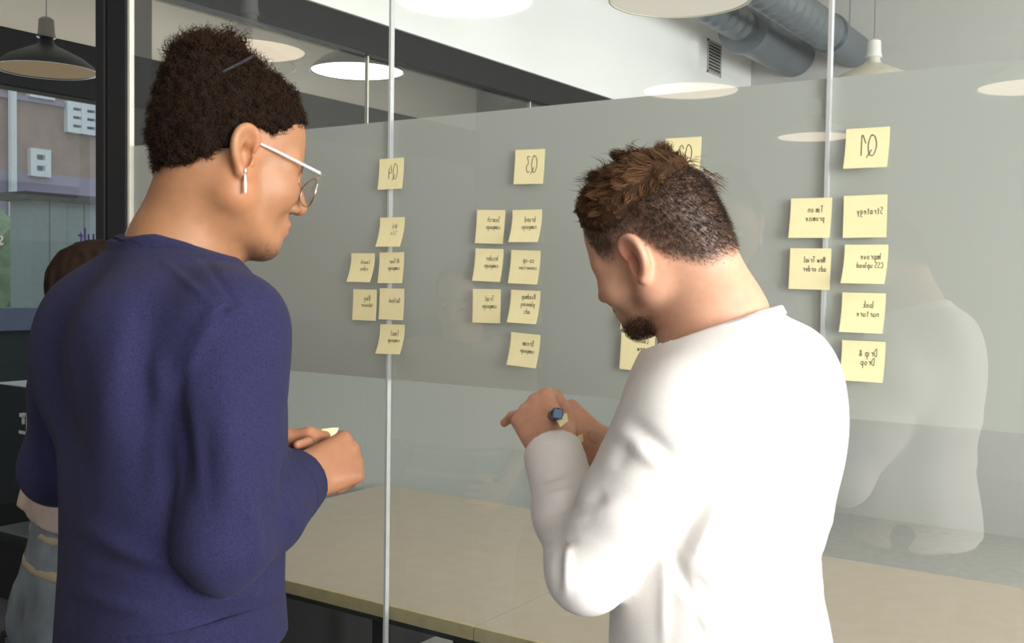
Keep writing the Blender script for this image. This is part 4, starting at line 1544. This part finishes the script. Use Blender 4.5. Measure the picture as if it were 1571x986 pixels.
    k = MB(); k.tube([(0, 0, -.003), (0, 0, -.007)], .0006, 6); k.build('link', M['steel'], er)
    k = MB(); k.tube([(0, 0, -.006), (0, 0, -.018), (0, 0, -.028), (0, 0, -.030)], [.0018, .0027, .0024, .001], 10); k.build('drop_bar', M['pearl'], er, True)
    # note between thumb and forefinger
    nt_ = empty('folded_note', tuple(at(497, 676, 1.565)))
    tag(nt_, 'small yellow note held between thumb and finger by the navy sweater person', 'paper note')
    V, Fs = [], []
    for e in (0, .0005):
        for i in range(5):
            for j in range(5):
                q = AX_R * (-.020 + .010 * i) * .42 + AX_F * (.018 * i / 4) + AX_U * (-.02 + .0095 * j) + AX_R * (.0045 * j * j / 16 + e) + AX_R * .006 * (i == 4) * j / 4
                V.append(q)
    for i in range(4):
        for j in range(4):
            a = i * 5 + j
            Fs += [(a, a + 5, a + 6, a + 1), (25 + a, 25 + a + 1, 25 + a + 6, 25 + a + 5)]
    k = MB(); k.add(V, Fs); k.build('paper', M['note'], nt_, True)
    # re-parented meshes were built in world space: move them under the base point
    rebase(t)
    return t


def rebase(t):
    """children of t hold world coordinates: shift them into the frame of t"""
    bpy.context.view_layer.update()
    inv = Matrix.Translation(-Vector(t.location))
    for c in t.children:
        c.matrix_parent_inverse = inv


# ================================================================== PERSON B: white jersey, short brown hair, beard
def person_b():
    Z = 1.39
    b0 = at(1118, 650, Z)
    t = empty('person', (b0[0], b0[1], 0.0))
    tag(t, 'bearded person in white long sleeved top with short brown hair, hands together over a pen', 'person')
    fac = dirv(-.80, .60); lft = np.array([-fac[1], fac[0], 0.0])
    st = [(482, 1116, .050, .056), (508, 1116, .086, .078), (540, 1116, .118, .094), (590, 1116, .148, .110), (650, 1116, .168, .122),
          (720, 1116, .176, .124), (790, 1112, .168, .120), (840, 1104, .158, .116), (900, 1100, .158, .116), (950, 1106, .162, .120), (1010, 1112, .170, .124), (1100, 1112, .172, .126)]
    stations = [(at(cx, y, Z), la, dp) for y, cx, la, dp in st]
    shL, elL, wrL = at(1046, 645, 1.25), at(902, 875, 1.285), at(848, 693, 1.47)
    shR, elR, wrR = at(1164, 640, 1.53), at(1110, 830, 1.64), at(928, 690, 1.56)

    def torso(sd):
        sd.trunk(stations, lft, .04)
        nb = at(1108, 490, Z)
        for sh in (shL, shR):
            sd.cone(nb + (sh - nb) * .25 - AX_U * .016, sh - AX_U * .004, .046, .054, .05)
        sd.cone(shL, shL * .65 + elL * .35, .060, .0575, .03)
        sd.chain([shL * .65 + elL * .35, shL * .45 + elL * .55, elL], [.0575, .0545, .042], .010)
        sd.chain([elL, elL * .55 + wrL * .45, wrL + (wrL - elL) * .10], [.041, .037, .030], .02)
        sd.chain([shR, shR * .5 + elR * .5, elR], [.064, .056, .046], .03)
        sd.chain([elR, elR * .5 + wrR * .5, wrR + (wrR - elR) * .08], [.046, .043, .034], .02)
        for g in (-1, 1):
            sd.ell(at(1118, 612, Z) - fac * .066 + lft * g * .072, (.045, .06, .085), np.stack([fac, lft, AX_U], 1), .06)
        return sd

    neck_n = dirv(-.34, .10, .94)
    neck_c = at(1104, 498, Z)
    hem = at(1110, 1075, Z)
    sd = torso(Sdf()).off(.010)
    sd.half(hem, (0, 0, 1))
    sd.cut(neck_c, neck_n, .12)
    sd.cut(wrL, wrL - elL, .075)
    sd.cut(wrR, wrR - elR, .075)
    V, Q = sd.mesh(.0042, 3)
    Nn = normals(V, Q)
    V = V + Nn * (vnoise(V, 9, 13) * .003 + vnoise(V * np.array([1, 1, .5]), 22, 15) * .002)[:, None]
    fl = lambda x0, y0, z0, x1, y1, z1, w, a: (at(x0, y0, z0), at(x1, y1, z1), w, a)
    V = crease(V, Nn, [
        fl(1105, 720, 1.26, 1030, 870, 1.26, .012, -.012), fl(1110, 760, 1.27, 1060, 850, 1.27, .010, .006), fl(1020, 850, 1.28, 1018, 986, 1.28, .006, .004),
        fl(1030, 850, 1.28, 1080, 960, 1.28, .008, -.006), fl(1045, 900, 1.28, 1100, 980, 1.28, .008, .005), fl(1060, 880, 1.28, 1110, 940, 1.28, .008, -.004), fl(1100, 940, 1.28, 1155, 840, 1.28, .010, -.004),
        fl(960, 640, 1.22, 1030, 700, 1.2, .010, -.005), fl(940, 655, 1.24, 1020, 720, 1.2, .010, .005), fl(940, 720, 1.24, 970, 670, 1.22, .012, -.004),
        fl(820, 740, 1.44, 880, 720, 1.42, .0048, -.0065), fl(822, 765, 1.42, 890, 750, 1.40, .0048, .0050), fl(825, 790, 1.40, 890, 775, 1.38, .0048, -.0065), fl(828, 815, 1.38, 895, 795, 1.36, .0048, .0050),
        fl(832, 840, 1.36, 880, 830, 1.34, .0048, -.0065), fl(870, 830, 1.3, 868, 910, 1.26, .006, .005), fl(858, 820, 1.32, 858, 900, 1.27, .007, -.004), fl(890, 775, 1.36, 930, 760, 1.3, .009, -.006),
        fl(1255, 800, 1.44, 1275, 790, 1.46, .012, .006), fl(1240, 860, 1.4, 1268, 850, 1.44, .010, -.006), fl(1200, 930, 1.36, 1268, 890, 1.42, .012, .005)])
    sw = mesh_np('long_sleeved_top', V, Q, M['white_knit'], t, True)
    for nm, c, n, a, b, rad, o in (('collar', neck_c, neck_n, -.016, -.001, .11, .0120), ('cuff', wrL, nrm(wrL - elL), -.030, -.001, .065, .0115), ('cuff', wrR, nrm(wrR - elR), -.030, -.001, .065, .0115)):
        s2 = torso(Sdf()).off(o)
        s2.band(c, n, a, b, rad)
        r = rad + .01
        V, Q = s2.mesh(.003, 5, lo=c - r, hi=c + r)
        mesh_np(nm, V, Q, M['white_knit'], sw, True)

    hd = Head(at(1010, 387, 1.42), -.75, .66, 22, -16, .94, .88, 1.08)
    base = (0.58, 0.315, 0.205)
    P = hd.P
    sk = Sdf()
    nb = at(1098, 497, Z)
    neck = [(P(-.032, 0, -.030), nb, .055, .058), (P(-.070, 0, -.002), at(1116, 478, Z), .036, .046), (P(.010, 0, -.078), nb + fac * .03, .036, .045),
            (nb, nb - AX_U * .07 - fac * .01, .064, .10)]
    hd.build(sk, neck)
    V, Q = sk.mesh(.0021, 2)
    L = hd.local(V)
    C = skin_tone(V, base, 21)
    red = np.exp(-(((np.abs(L[:, 1]) - .084) / .012) ** 2) - (L[:, 0] / .028) ** 2 - ((L[:, 2] - .005) / .035) ** 2)
    C = C * (1 + red[:, None] * np.array((.18, -.12, -.12)))
    lip = np.exp(-(((L[:, 2] + .0655) / .009) ** 2)) * (L[:, 0] > .088) * (np.abs(L[:, 1]) < .025)
    C = C * (1 - lip[:, None] * .6) + np.array((.45, .17, .14)) * lip[:, None] * .6
    # brown of the clipped sides, fading into the skin
    hl = hairline_b(L)
    fade = np.clip(hl / .026, 0, 1) * .93 * ((np.abs(L[:, 1]) < .0745) | (np.abs(L[:, 0]) > .05))
    fade = np.clip(fade * (1 + .35 * vnoise(V, 500, 31)), 0, .92)
    up_ = np.clip((hl - .028) / .04, 0, 1)[:, None]
    C = C * (1 - fade[:, None]) + (np.array((.115, .070, .052)) * (1 - up_) + np.array((.045, .026, .017)) * up_) * fade[:, None]
    # beard
    bd_ = beard_b(L)
    bd_ = np.clip(bd_ * (.8 + .35 * vnoise(V, 420, 33) + .2 * vnoise(V, 90, 35)), 0, .93)
    C = C * (1 - bd_[:, None]) + np.array((.055, .030, .018)) * bd_[:, None]
    br = np.exp(-(((L[:, 2] - .024 + .12 * np.abs(np.abs(L[:, 1]) - .03)) / .005) ** 2)) * (L[:, 0] > .06) * (np.abs(L[:, 1]) > .012) * (np.abs(L[:, 1]) < .052)
    C = C * (1 - br[:, None] * .75) + np.array((.06, .032, .02)) * br[:, None] * .75
    parts = [(V, Q, C)]
    Vh, Qh, Lh, Nh = V, Q, L, normals(V, Q)
    # left hand: back of the hand to the room, fingers folding over to the left
    hs = Sdf()
    hand_sdf.flip = -1
    f = at(822, 636, 1.52) - wrL
    th_dir = at(846, 612, 1.50) - at(802, 662, 1.50)
    thl = [at(868, 668, 1.50), at(872, 640, 1.53), at(858, 620, 1.555), at(838, 612, 1.57)]
    hand_sdf(hs, wrL + nrm(f) * .006, f, th_dir, [(62, 70, 35), (66, 75, 40), (60, 80, 45), (58, 82, 45)], s=.97, arm=wrL * .6 + elL * .4, thumb_pts=thl)
    V, Q = hs.mesh(.0019, 2)
    parts.append((V, Q, skin_tone(V, np.array(base) * (1.12, 1.06, 1.04), 25, .09)))
    # right hand coming in behind it, forefinger showing past the left edge
    hs = Sdf()
    hand_sdf.flip = 1
    f = at(868, 641, 1.575) - wrR
    hand_sdf(hs, wrR + nrm(f) * .006, f, at(880, 690, 1.53) - at(900, 630, 1.60), [(24, 36, 16), (38, 60, 30), (45, 65, 35), (50, 70, 35)], s=.97, arm=wrR * .6 + elR * .4,
             thumb_pts=[at(895, 672, 1.56), at(875, 664, 1.555), at(852, 652, 1.56), at(832, 646, 1.565)])
    V, Q = hs.mesh(.0019, 2)
    parts.append((V, Q, skin_tone(V, np.array(base) * (1.12, 1.04, 1.02), 26, .09)))
    hips = [at(1112, 1045, Z) + lft * g * .088 for g in (1, -1)]
    ank = [np.array([h[0], h[1], .09]) + lft * g * .03 for h, g in zip(hips, (1, -1))]
    knee = [(h + a) * .5 + fac * .015 for h, a in zip(hips, ank)]
    un = torso(Sdf())
    for h, k_, a in zip(hips, knee, ank):
        un.chain([h, k_, a], [.082, .056, .040], .03)
    un.off(-.012)
    V, Q = un.mesh(.010, 1)
    parts.append((V, Q, skin_tone(V, base, 23)))
    V, Q, C = join(parts)
    mesh_np('body', V, Q, M['skin'], t, True, C)
    hd.eyes(t)
    tr = Sdf()
    tr.trunk([(at(1112, 960, Z), .158, .112), (at(1112, 1020, Z), .166, .120), (at(1112, 1110, Z), .170, .124)], lft, .03)
    for h, k_, a in zip(hips, knee, ank):
        tr.chain([h, k_, a], [.096, .072, .058], .03)
    tr.half((0, 0, .045), (0, 0, 1))
    V, Q = tr.mesh(.008, 3)
    V = V + normals(V, Q) * (vnoise(V, 14, 28) * .004)[:, None]
    mesh_np('trousers', V, Q, M['trouser_dark'], t, True)
    shoes(t, ank, fac)

    # hair: longer tousled top, clipped back and sides
    s = hd.s
    hs = Sdf()
    hs.ell(P(-.012, 0, .058), np.array((.1045, .0785, .088)) * s, hd.A, .02)
    hs.ell(P(.042, 0, .066), np.array((.052, .060, .054)) * s, hd.A, .03)
    hs.half(P(.0, 0, .046), hd.A @ np.array([.36, 0, .93]))
    hs.half(P(.078, 0, .078), hd.A @ np.array([-.55, 0, .84]))
    n1, n2 = hd.A @ nrm([.36, 0, .93]), hd.A @ nrm([-.55, 0, .84])
    q1, q2 = P(.0, 0, .046), P(.078, 0, .078)

    def shell(p):
        d = np.minimum((p - q1) @ n1 * .8, (p - q2) @ n2)
        e = np.clip(1 - d / .036, 0, 1)
        return vnoise(p, 45, 41) * .005 * (1 - e) + vnoise(p, 110, 42) * .0015 - .010 * e ** 1.5
    hs.disp(shell)
    V, Q = hs.mesh(.0028, 2)
    Nn = normals(V, Q)
    Lc = hd.local(V)
    hc = np.array((.050, .026, .014)) * (1 + .4 * vnoise(V, 50, 44))[:, None]
    parts = [(V, Q, hc)]
    r_ = np.random.default_rng(13)
    cand = np.where((np.linalg.norm((Lc - np.array([-.014, 0, .045])) / np.array([.098, .074, .086]), axis=1) > .985))[0]
    wc = 1 + 2.5 * np.clip((.095 - Lc[cand, 2]) / .04, 0, 1)
    pick = r_.choice(cand, 12000, p=wc / wc.sum())
    X = V[pick]
    top = np.clip((Lc[pick, 2] - .075) / .05, 0, 1)
    # swept: forwards over the brow, with clumps from slow noise, curling up at the ends
    w1 = vnoise(X, 26, 51); w2 = vnoise(X, 26, 52); w3 = vnoise(X, 26, 53)
    swirl = hd.A @ np.stack([.55 + .6 * w1, .75 * w2, -.15 + .5 * w3])
    sw_t = swirl.T - Nn[pick] * (swirl.T * Nn[pick]).sum(1, keepdims=True)
    sw_t /= np.maximum(np.linalg.norm(sw_t, axis=1, keepdims=True), .05)
    dr = Nn[pick] * (.12 + .12 * top)[:, None] + sw_t + r_.normal(size=(len(pick), 3)) * .12
    dr /= np.linalg.norm(dr, axis=1, keepdims=True)
    ln = (.015 + .026 * top) * np.clip(1 - (Lc[pick, 0] - .02) / .065, .30, 1) * r_.uniform(.6, 1.15, len(pick))
    # locks: each hair is drawn towards the tip of its nearest guide
    gi = r_.choice(len(pick), 230, replace=False)
    near = np.argmin(((X[:, None] - X[gi][None]) ** 2).sum(-1), 1)
    dg = Nn[pick][gi] * (.10 + .14 * top[gi])[:, None] + sw_t[gi] * 1.1
    dg /= np.linalg.norm(dg, axis=1, keepdims=True)
    gtip = X[gi] + dg * (.85 * ln[gi])[:, None] + Nn[pick][gi] * .001
    bend = (gtip[near] - (X + dr * ln[:, None])) / ln[:, None] * .8
    bend = bend * np.minimum(1, 1.6 / np.maximum(np.linalg.norm(bend, axis=1, keepdims=True), 1e-6)) + r_.normal(size=(len(pick), 3)) * .05
    Vs, Qs = strands(X - Nn[pick] * .003, dr, ln, 7, .00075, curl=.0008, turns=.7, bend=bend, seed=15)
    tc_ = np.repeat(np.linspace(0, 1, 7), 3)[None].repeat(len(pick), 0).ravel()
    vr = np.repeat((r_.uniform(.5, 1.6, len(pick)) * (1 + .7 * w1))[:, None], 21, 1).ravel()
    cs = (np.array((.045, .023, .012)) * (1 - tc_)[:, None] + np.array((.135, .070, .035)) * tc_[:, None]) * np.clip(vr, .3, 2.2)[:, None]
    parts.append((Vs, Qs, cs))
    # flyaway fringe locks at the front and the tuft at the crown
    for px, py, l, dx, dy in ((914, 300, .016, -.6, .7), (912, 284, .016, -.8, .5), (910, 315, .010, -.9, .2), (922, 277, .018, -.5, .8), (940, 268, .022, -.3, .9), (975, 250, .02, .2, .8),
                              (1000, 246, .02, .5, .5), (1050, 262, .018, .8, .0), (1072, 270, .024, .9, -.5), (1080, 276, .020, .85, -.6)):
        n = 40
        c0 = at(px, py, 1.42)
        rt_ = c0 + r_.normal(size=(n, 3)) * .009
        dd = (AX_R * dx + AX_U * dy)[None] + r_.normal(size=(n, 3)) * .25
        dd /= np.linalg.norm(dd, axis=1, keepdims=True)
        Vs, Qs = strands(rt_, dd, r_.uniform(.5, 1., n) * l, 8, .0007, curl=.001, turns=.8, bend=np.tile(AX_R * .5 * np.sign(dx) - AX_U * .3, (n, 1)), seed=px)
        tc_ = np.repeat(np.linspace(0, 1, 8), 3)[None].repeat(n, 0).ravel()
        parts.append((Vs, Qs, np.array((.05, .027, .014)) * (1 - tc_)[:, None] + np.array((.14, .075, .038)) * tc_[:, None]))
    # clipped sides and beard as short bristles on the skin
    for fn, num, l0, l1, cc in ((lambda L_: np.clip(hairline_b(L_) / .03, 0, 1) * ((np.abs(L_[:, 1]) < .0745) | (np.abs(L_[:, 0]) > .05)), 17000, .0022, .0095, (.125, .082, .062)), (lambda L_: beard_b(L_) ** 2, 1900, .0016, .0045, (.050, .026, .015))):
        wgt = fn(Lh)
        wgt = wgt / wgt.sum()
        pk = r_.choice(len(Vh), num, p=wgt)
        lv = fn(Lh)[pk]
        dn = Nh[pk] * .55 + (hd.A @ np.array([-.25, 0, -.75]))[None] + r_.normal(size=(num, 3)) * .22
        dn /= np.linalg.norm(dn, axis=1, keepdims=True)
        jit = r_.normal(size=(num, 3)) * .0012
        Vs, Qs = strands(Vh[pk] + jit, dn, (l0 + (l1 - l0) * lv) * r_.uniform(.7, 1.2, num), 3, .00032, seed=num)
        dk = r_.uniform(.65, 1.4, num) * (1 - .62 * np.clip((hairline_b(Lh)[pk] - .028) / .04, 0, 1))
        parts.append((Vs, Qs, np.array(cc)[None] * np.repeat(dk, 9)[:, None]))
    V, Q, C = join(parts)
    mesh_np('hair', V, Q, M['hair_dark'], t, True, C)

    # marker held in the left hand, blue cap towards the room
    pc, pe = at(856, 634, 1.415), at(843, 640, 1.545)
    d = nrm(pe - pc)
    mk = empty('marker_pen', tuple(pc))
    tag(mk, 'black marker pen with square blue end held between the bearded person\'s fingers', 'pen')
    e1 = nrm(np.cross(d, AX_U)); e2 = np.cross(d, e1)
    def prism(a, b, r0, r1, n=4, ph=.3):
        V = [d * z + (e1 * math.cos(ph + 2 * math.pi * i / n) + e2 * math.sin(ph + 2 * math.pi * i / n)) * r for z, r in ((a, r0 * .86), (a + .0012, r0), (b - .0012, r1), (b, r1 * .86)) for i in range(n)]
        Fs = [tuple(range(n))[::-1], tuple(3 * n + i for i in range(n))]
        Fs += [(j * n + i, j * n + (i + 1) % n, (j + 1) * n + (i + 1) % n, (j + 1) * n + i) for j in range(3) for i in range(n)]
        k = MB(); k.add(V, Fs); return k
    prism(0, .011, .0098, .0098, 4, .95).build('end_cap', M['pen_blue'], mk)
    prism(.011, .110, .0088, .0080, 12).build('barrel', M['pen_black'], mk, True)
    prism(.110, .140, .0084, .0070, 12).build('tip_cap', M['pen_blue'], mk, True)
    # notes in the hands
    for i, (px, py, z, w, h, lb) in enumerate(((799, 645, 1.528, .014, .009, 'yellow note poking out left of the bearded person\'s joined hands'),
                                               (862, 644, 1.43, .009, .010, 'tiny yellow note corner under the blue pen end'),
                                               (887, 675, 1.475, .008, .009, 'tiny yellow note corner between the bearded person\'s wrists'))):
        c = at(px, py, z)
        nt_ = empty('paper_note', tuple(c))
        tag(nt_, lb, 'paper note')
        V, Fs = [], []
        for e in (0, .0006):
            V += [AX_R * -w + AX_U * (h * .2) + AX_F * e, AX_R * -w * .2 - AX_U * h + AX_F * e, AX_R * w - AX_U * h * .2 + AX_F * (e + .004), AX_R * w * .8 + AX_U * h + AX_F * (e + .004), AX_R * -w * .1 + AX_U * h * .7 + AX_F * e]
        Fs = [(0, 1, 2, 3, 4), (9, 8, 7, 6, 5)] + [(a, 5 + a, 5 + (a + 1) % 5, (a + 1) % 5) for a in range(5)]
        k = MB(); k.add(V, Fs); k.build('paper', M['note'], nt_)
    rebase(t)


def hairline_b(L):
    """signed height above the clipped hairline of person B (metres, head frame)"""
    f, u = L[:, 0], L[:, 2]
    line = np.interp(f, [-.12, -.085, -.045, -.020, .012, .030, .050, .075, .11], [-.062, -.058, -.020, .026, .034, .012, .020, .078, .10])
    return np.where(np.abs(L[:, 1]) < .2, u - line, 0) * (u > -.09)


def beard_b(L):
    f, l, u = L[:, 0], np.abs(L[:, 1]), L[:, 2]
    chin = np.clip((-.074 - u) / .016, 0, 1) * np.clip((f - .020) / .025, 0, 1) * np.clip((u + .125) / .008, 0, 1)
    jawl = .30 * np.clip((-.036 - u) / .02, 0, 1) * np.clip((f - .004) / .018, 0, 1) * np.clip((u + .12) / .01, 0, 1) * np.clip((l - .02) / .02, 0, 1) * np.clip((.082 - f) / .01, 0, 1)
    mou = .8 * np.exp(-(((u + .050 + .15 * l) / .0055) ** 2)) * (f > .080) * (l < .034)
    side = .12 * np.exp(-(((f - .020) / .010) ** 2)) * np.clip((.01 - u) / .01, 0, 1) * np.clip((u + .06) / .01, 0, 1) * (l > .05)
    return np.clip(chin + jawl + mou + side, 0, 1)


# ================================================================== PERSON C: mostly hidden behind person A
def person_c():
    Z = 2.08
    b0 = at(142, 700, Z)
    t = empty('person', (b0[0], b0[1], 0.0))
    tag(t, 'person in washed jeans mostly hidden behind the navy sweater, dark hair, hand at hip', 'person')
    fac = nrm([.30, .95, 0]); lft = np.array([-fac[1], fac[0], 0.0])
    zz = lambda h: np.array([b0[0], b0[1], h])
    stations = [(zz(1.36) - fac * .01, .055, .055), (zz(1.33), .12, .075), (zz(1.27), .155, .095), (zz(1.15), .150, .105), (zz(1.02), .128, .092), (zz(.92), .150, .105), (zz(.84), .165, .115), (zz(.78), .165, .115)]
    sh = [zz(1.295) + lft * g * .150 for g in (1, -1)]
    el = [zz(1.04) + lft * g * .190 - fac * .04 for g in (1, -1)]
    wr = [at(92, 790, 2.03), zz(.93) - lft * .17 + fac * .16]
    hips = [zz(.84) + lft * g * .085 for g in (1, -1)]
    ank = [np.array([h[0], h[1], .09]) + lft * g * .03 for h, g in zip(hips, (1, -1))]
    knee = [(h + a) * .5 + fac * .02 for h, a in zip(hips, ank)]

    def torso(sd):
        sd.trunk(stations, lft, .04)
        for i in (0, 1):
            sd.cone(zz(1.335), sh[i], .040, .048, .05)
            sd.chain([sh[i], el[i]], [.050, .040], .03)
            sd.chain([el[i], wr[i]], [.040, .027], .02)
        return sd
    sd = torso(Sdf()).off(.016)
    sd.half(zz(1.045), (0, 0, 1))
    sd.cut(zz(1.352), (0, 0, 1), .10)
    V, Q = sd.mesh(.007, 2)
    V = V + normals(V, Q) * (vnoise(V, 14, 61) * .005)[:, None]
    mesh_np('sweater', V, Q, M['blush'], t, True)
    hd = Head(zz(1.475) + fac * .02, float(fac @ AX_R), float(fac @ AX_F), 10, 0, .92)
    base = (.52, .29, .20)
    sk = Sdf()
    hd.build(sk, [(hd.P(-.03, 0, -.03), zz(1.36), .050, .052), (zz(1.36), zz(1.28), .055, .08)])
    V, Q = sk.mesh(.0032, 2)
    C = skin_tone(V, base, 62)
    L = hd.local(V)
    lip = np.exp(-(((L[:, 2] + .0655) / .010) ** 2)) * (L[:, 0] > .088) * (np.abs(L[:, 1]) < .026)
    C = C * (1 - lip[:, None] * .7) + np.array((.45, .13, .12)) * lip[:, None] * .7
    br = np.exp(-(((L[:, 2] - .024) / .005) ** 2)) * (L[:, 0] > .06) * (np.abs(L[:, 1]) > .012) * (np.abs(L[:, 1]) < .052)
    C = C * (1 - br[:, None] * .7) + np.array((.03, .02, .015)) * br[:, None] * .7
    parts = [(V, Q, C)]
    for i, fl_ in ((0, -1), (1, 1)):
        hs = Sdf(); hand_sdf.flip = fl_
        f = (AX_U * -1 + fac * .25) if i == 0 else (fac * 1.0 + AX_U * .1)
        hand_sdf(hs, wr[i], f, fac if i == 0 else AX_U, [(25, 30, 20)] * 4, s=.88, arm=wr[i] * .6 + el[i] * .4)
        V, Q = hs.mesh(.0035, 2)
        parts.append((V, Q, skin_tone(V, base, 63)))
    un = torso(Sdf())
    for h, k_, a in zip(hips, knee, ank): un.chain([h, k_, a], [.078, .052, .036], .03)
    un.off(-.012)
    V, Q = un.mesh(.011, 1)
    parts.append((V, Q, skin_tone(V, base, 64)))
    V, Q, C = join(parts)
    mesh_np('body', V, Q, M['skin'], t, True, C)
    hd.eyes(t)
    tr = Sdf()
    tr.trunk([(zz(1.08), .138, .102), (zz(1.0), .158, .116), (zz(.90), .198, .134), (zz(.80), .19, .125), (zz(.76), .18, .12)], lft, .03)
    for h, k_, a in zip(hips, knee, ank): tr.chain([h, k_, a], [.094, .066, .054], .03)
    tr.ell(zz(.83) - fac * .07 + lft * .075, (.075, .075, .085), None, .04)
    tr.ell(zz(.83) - fac * .07 - lft * .075, (.075, .075, .085), None, .04)
    tr.half((0, 0, .045), (0, 0, 1))
    V, Q = tr.mesh(.007, 2)
    V = V + normals(V, Q) * (vnoise(V, 16, 66) * .004 + vnoise(V, 45, 67) * .0015)[:, None]
    je = mesh_np('jeans', V, Q, M['denim'], t, True)
    for z in (1.03, .965):
        s2 = Sdf()
        s2.trunk([(zz(1.08), .138, .102), (zz(1.0), .158, .116), (zz(.90), .198, .134), (zz(.80), .19, .125), (zz(.76), .18, .12)], lft, .03).off(.0015)
        s2.band(zz(z), AX_U, -.010, .010, .4)
        V, Q = s2.mesh(.005, 1, lo=zz(z) - np.array([.3, .3, .03]), hi=zz(z) + np.array([.3, .3, .03]))
        mesh_np('seam_band', V, Q, M['denim_dark'], je, True)
    shoes(t, ank, fac)
    hs = Sdf()
    s = hd.s
    hs.ell(hd.P(-.018, 0, .050), np.array((.106, .086, .096)) * s, hd.A, .02)
    hs.cone(hd.P(-.040, 0, .02), hd.P(-.050, 0, -.07), .070 * s, .052 * s, .04)
    hs.half(hd.P(.052, 0, .060), hd.A @ np.array([-.80, 0, .60]))
    hs.disp(lambda p: vnoise(p * np.array([1, 1, .25]), 90, 70) * .003)
    V, Q = hs.mesh(.004, 2)
    mesh_np('hair', V, Q, M['hair_dark'], t, True, np.array((.025, .014, .010)) * (1 + .4 * vnoise(V * np.array([1, 1, .2]), 120, 71))[:, None])
    rebase(t)


person_a()
person_b()
person_c()
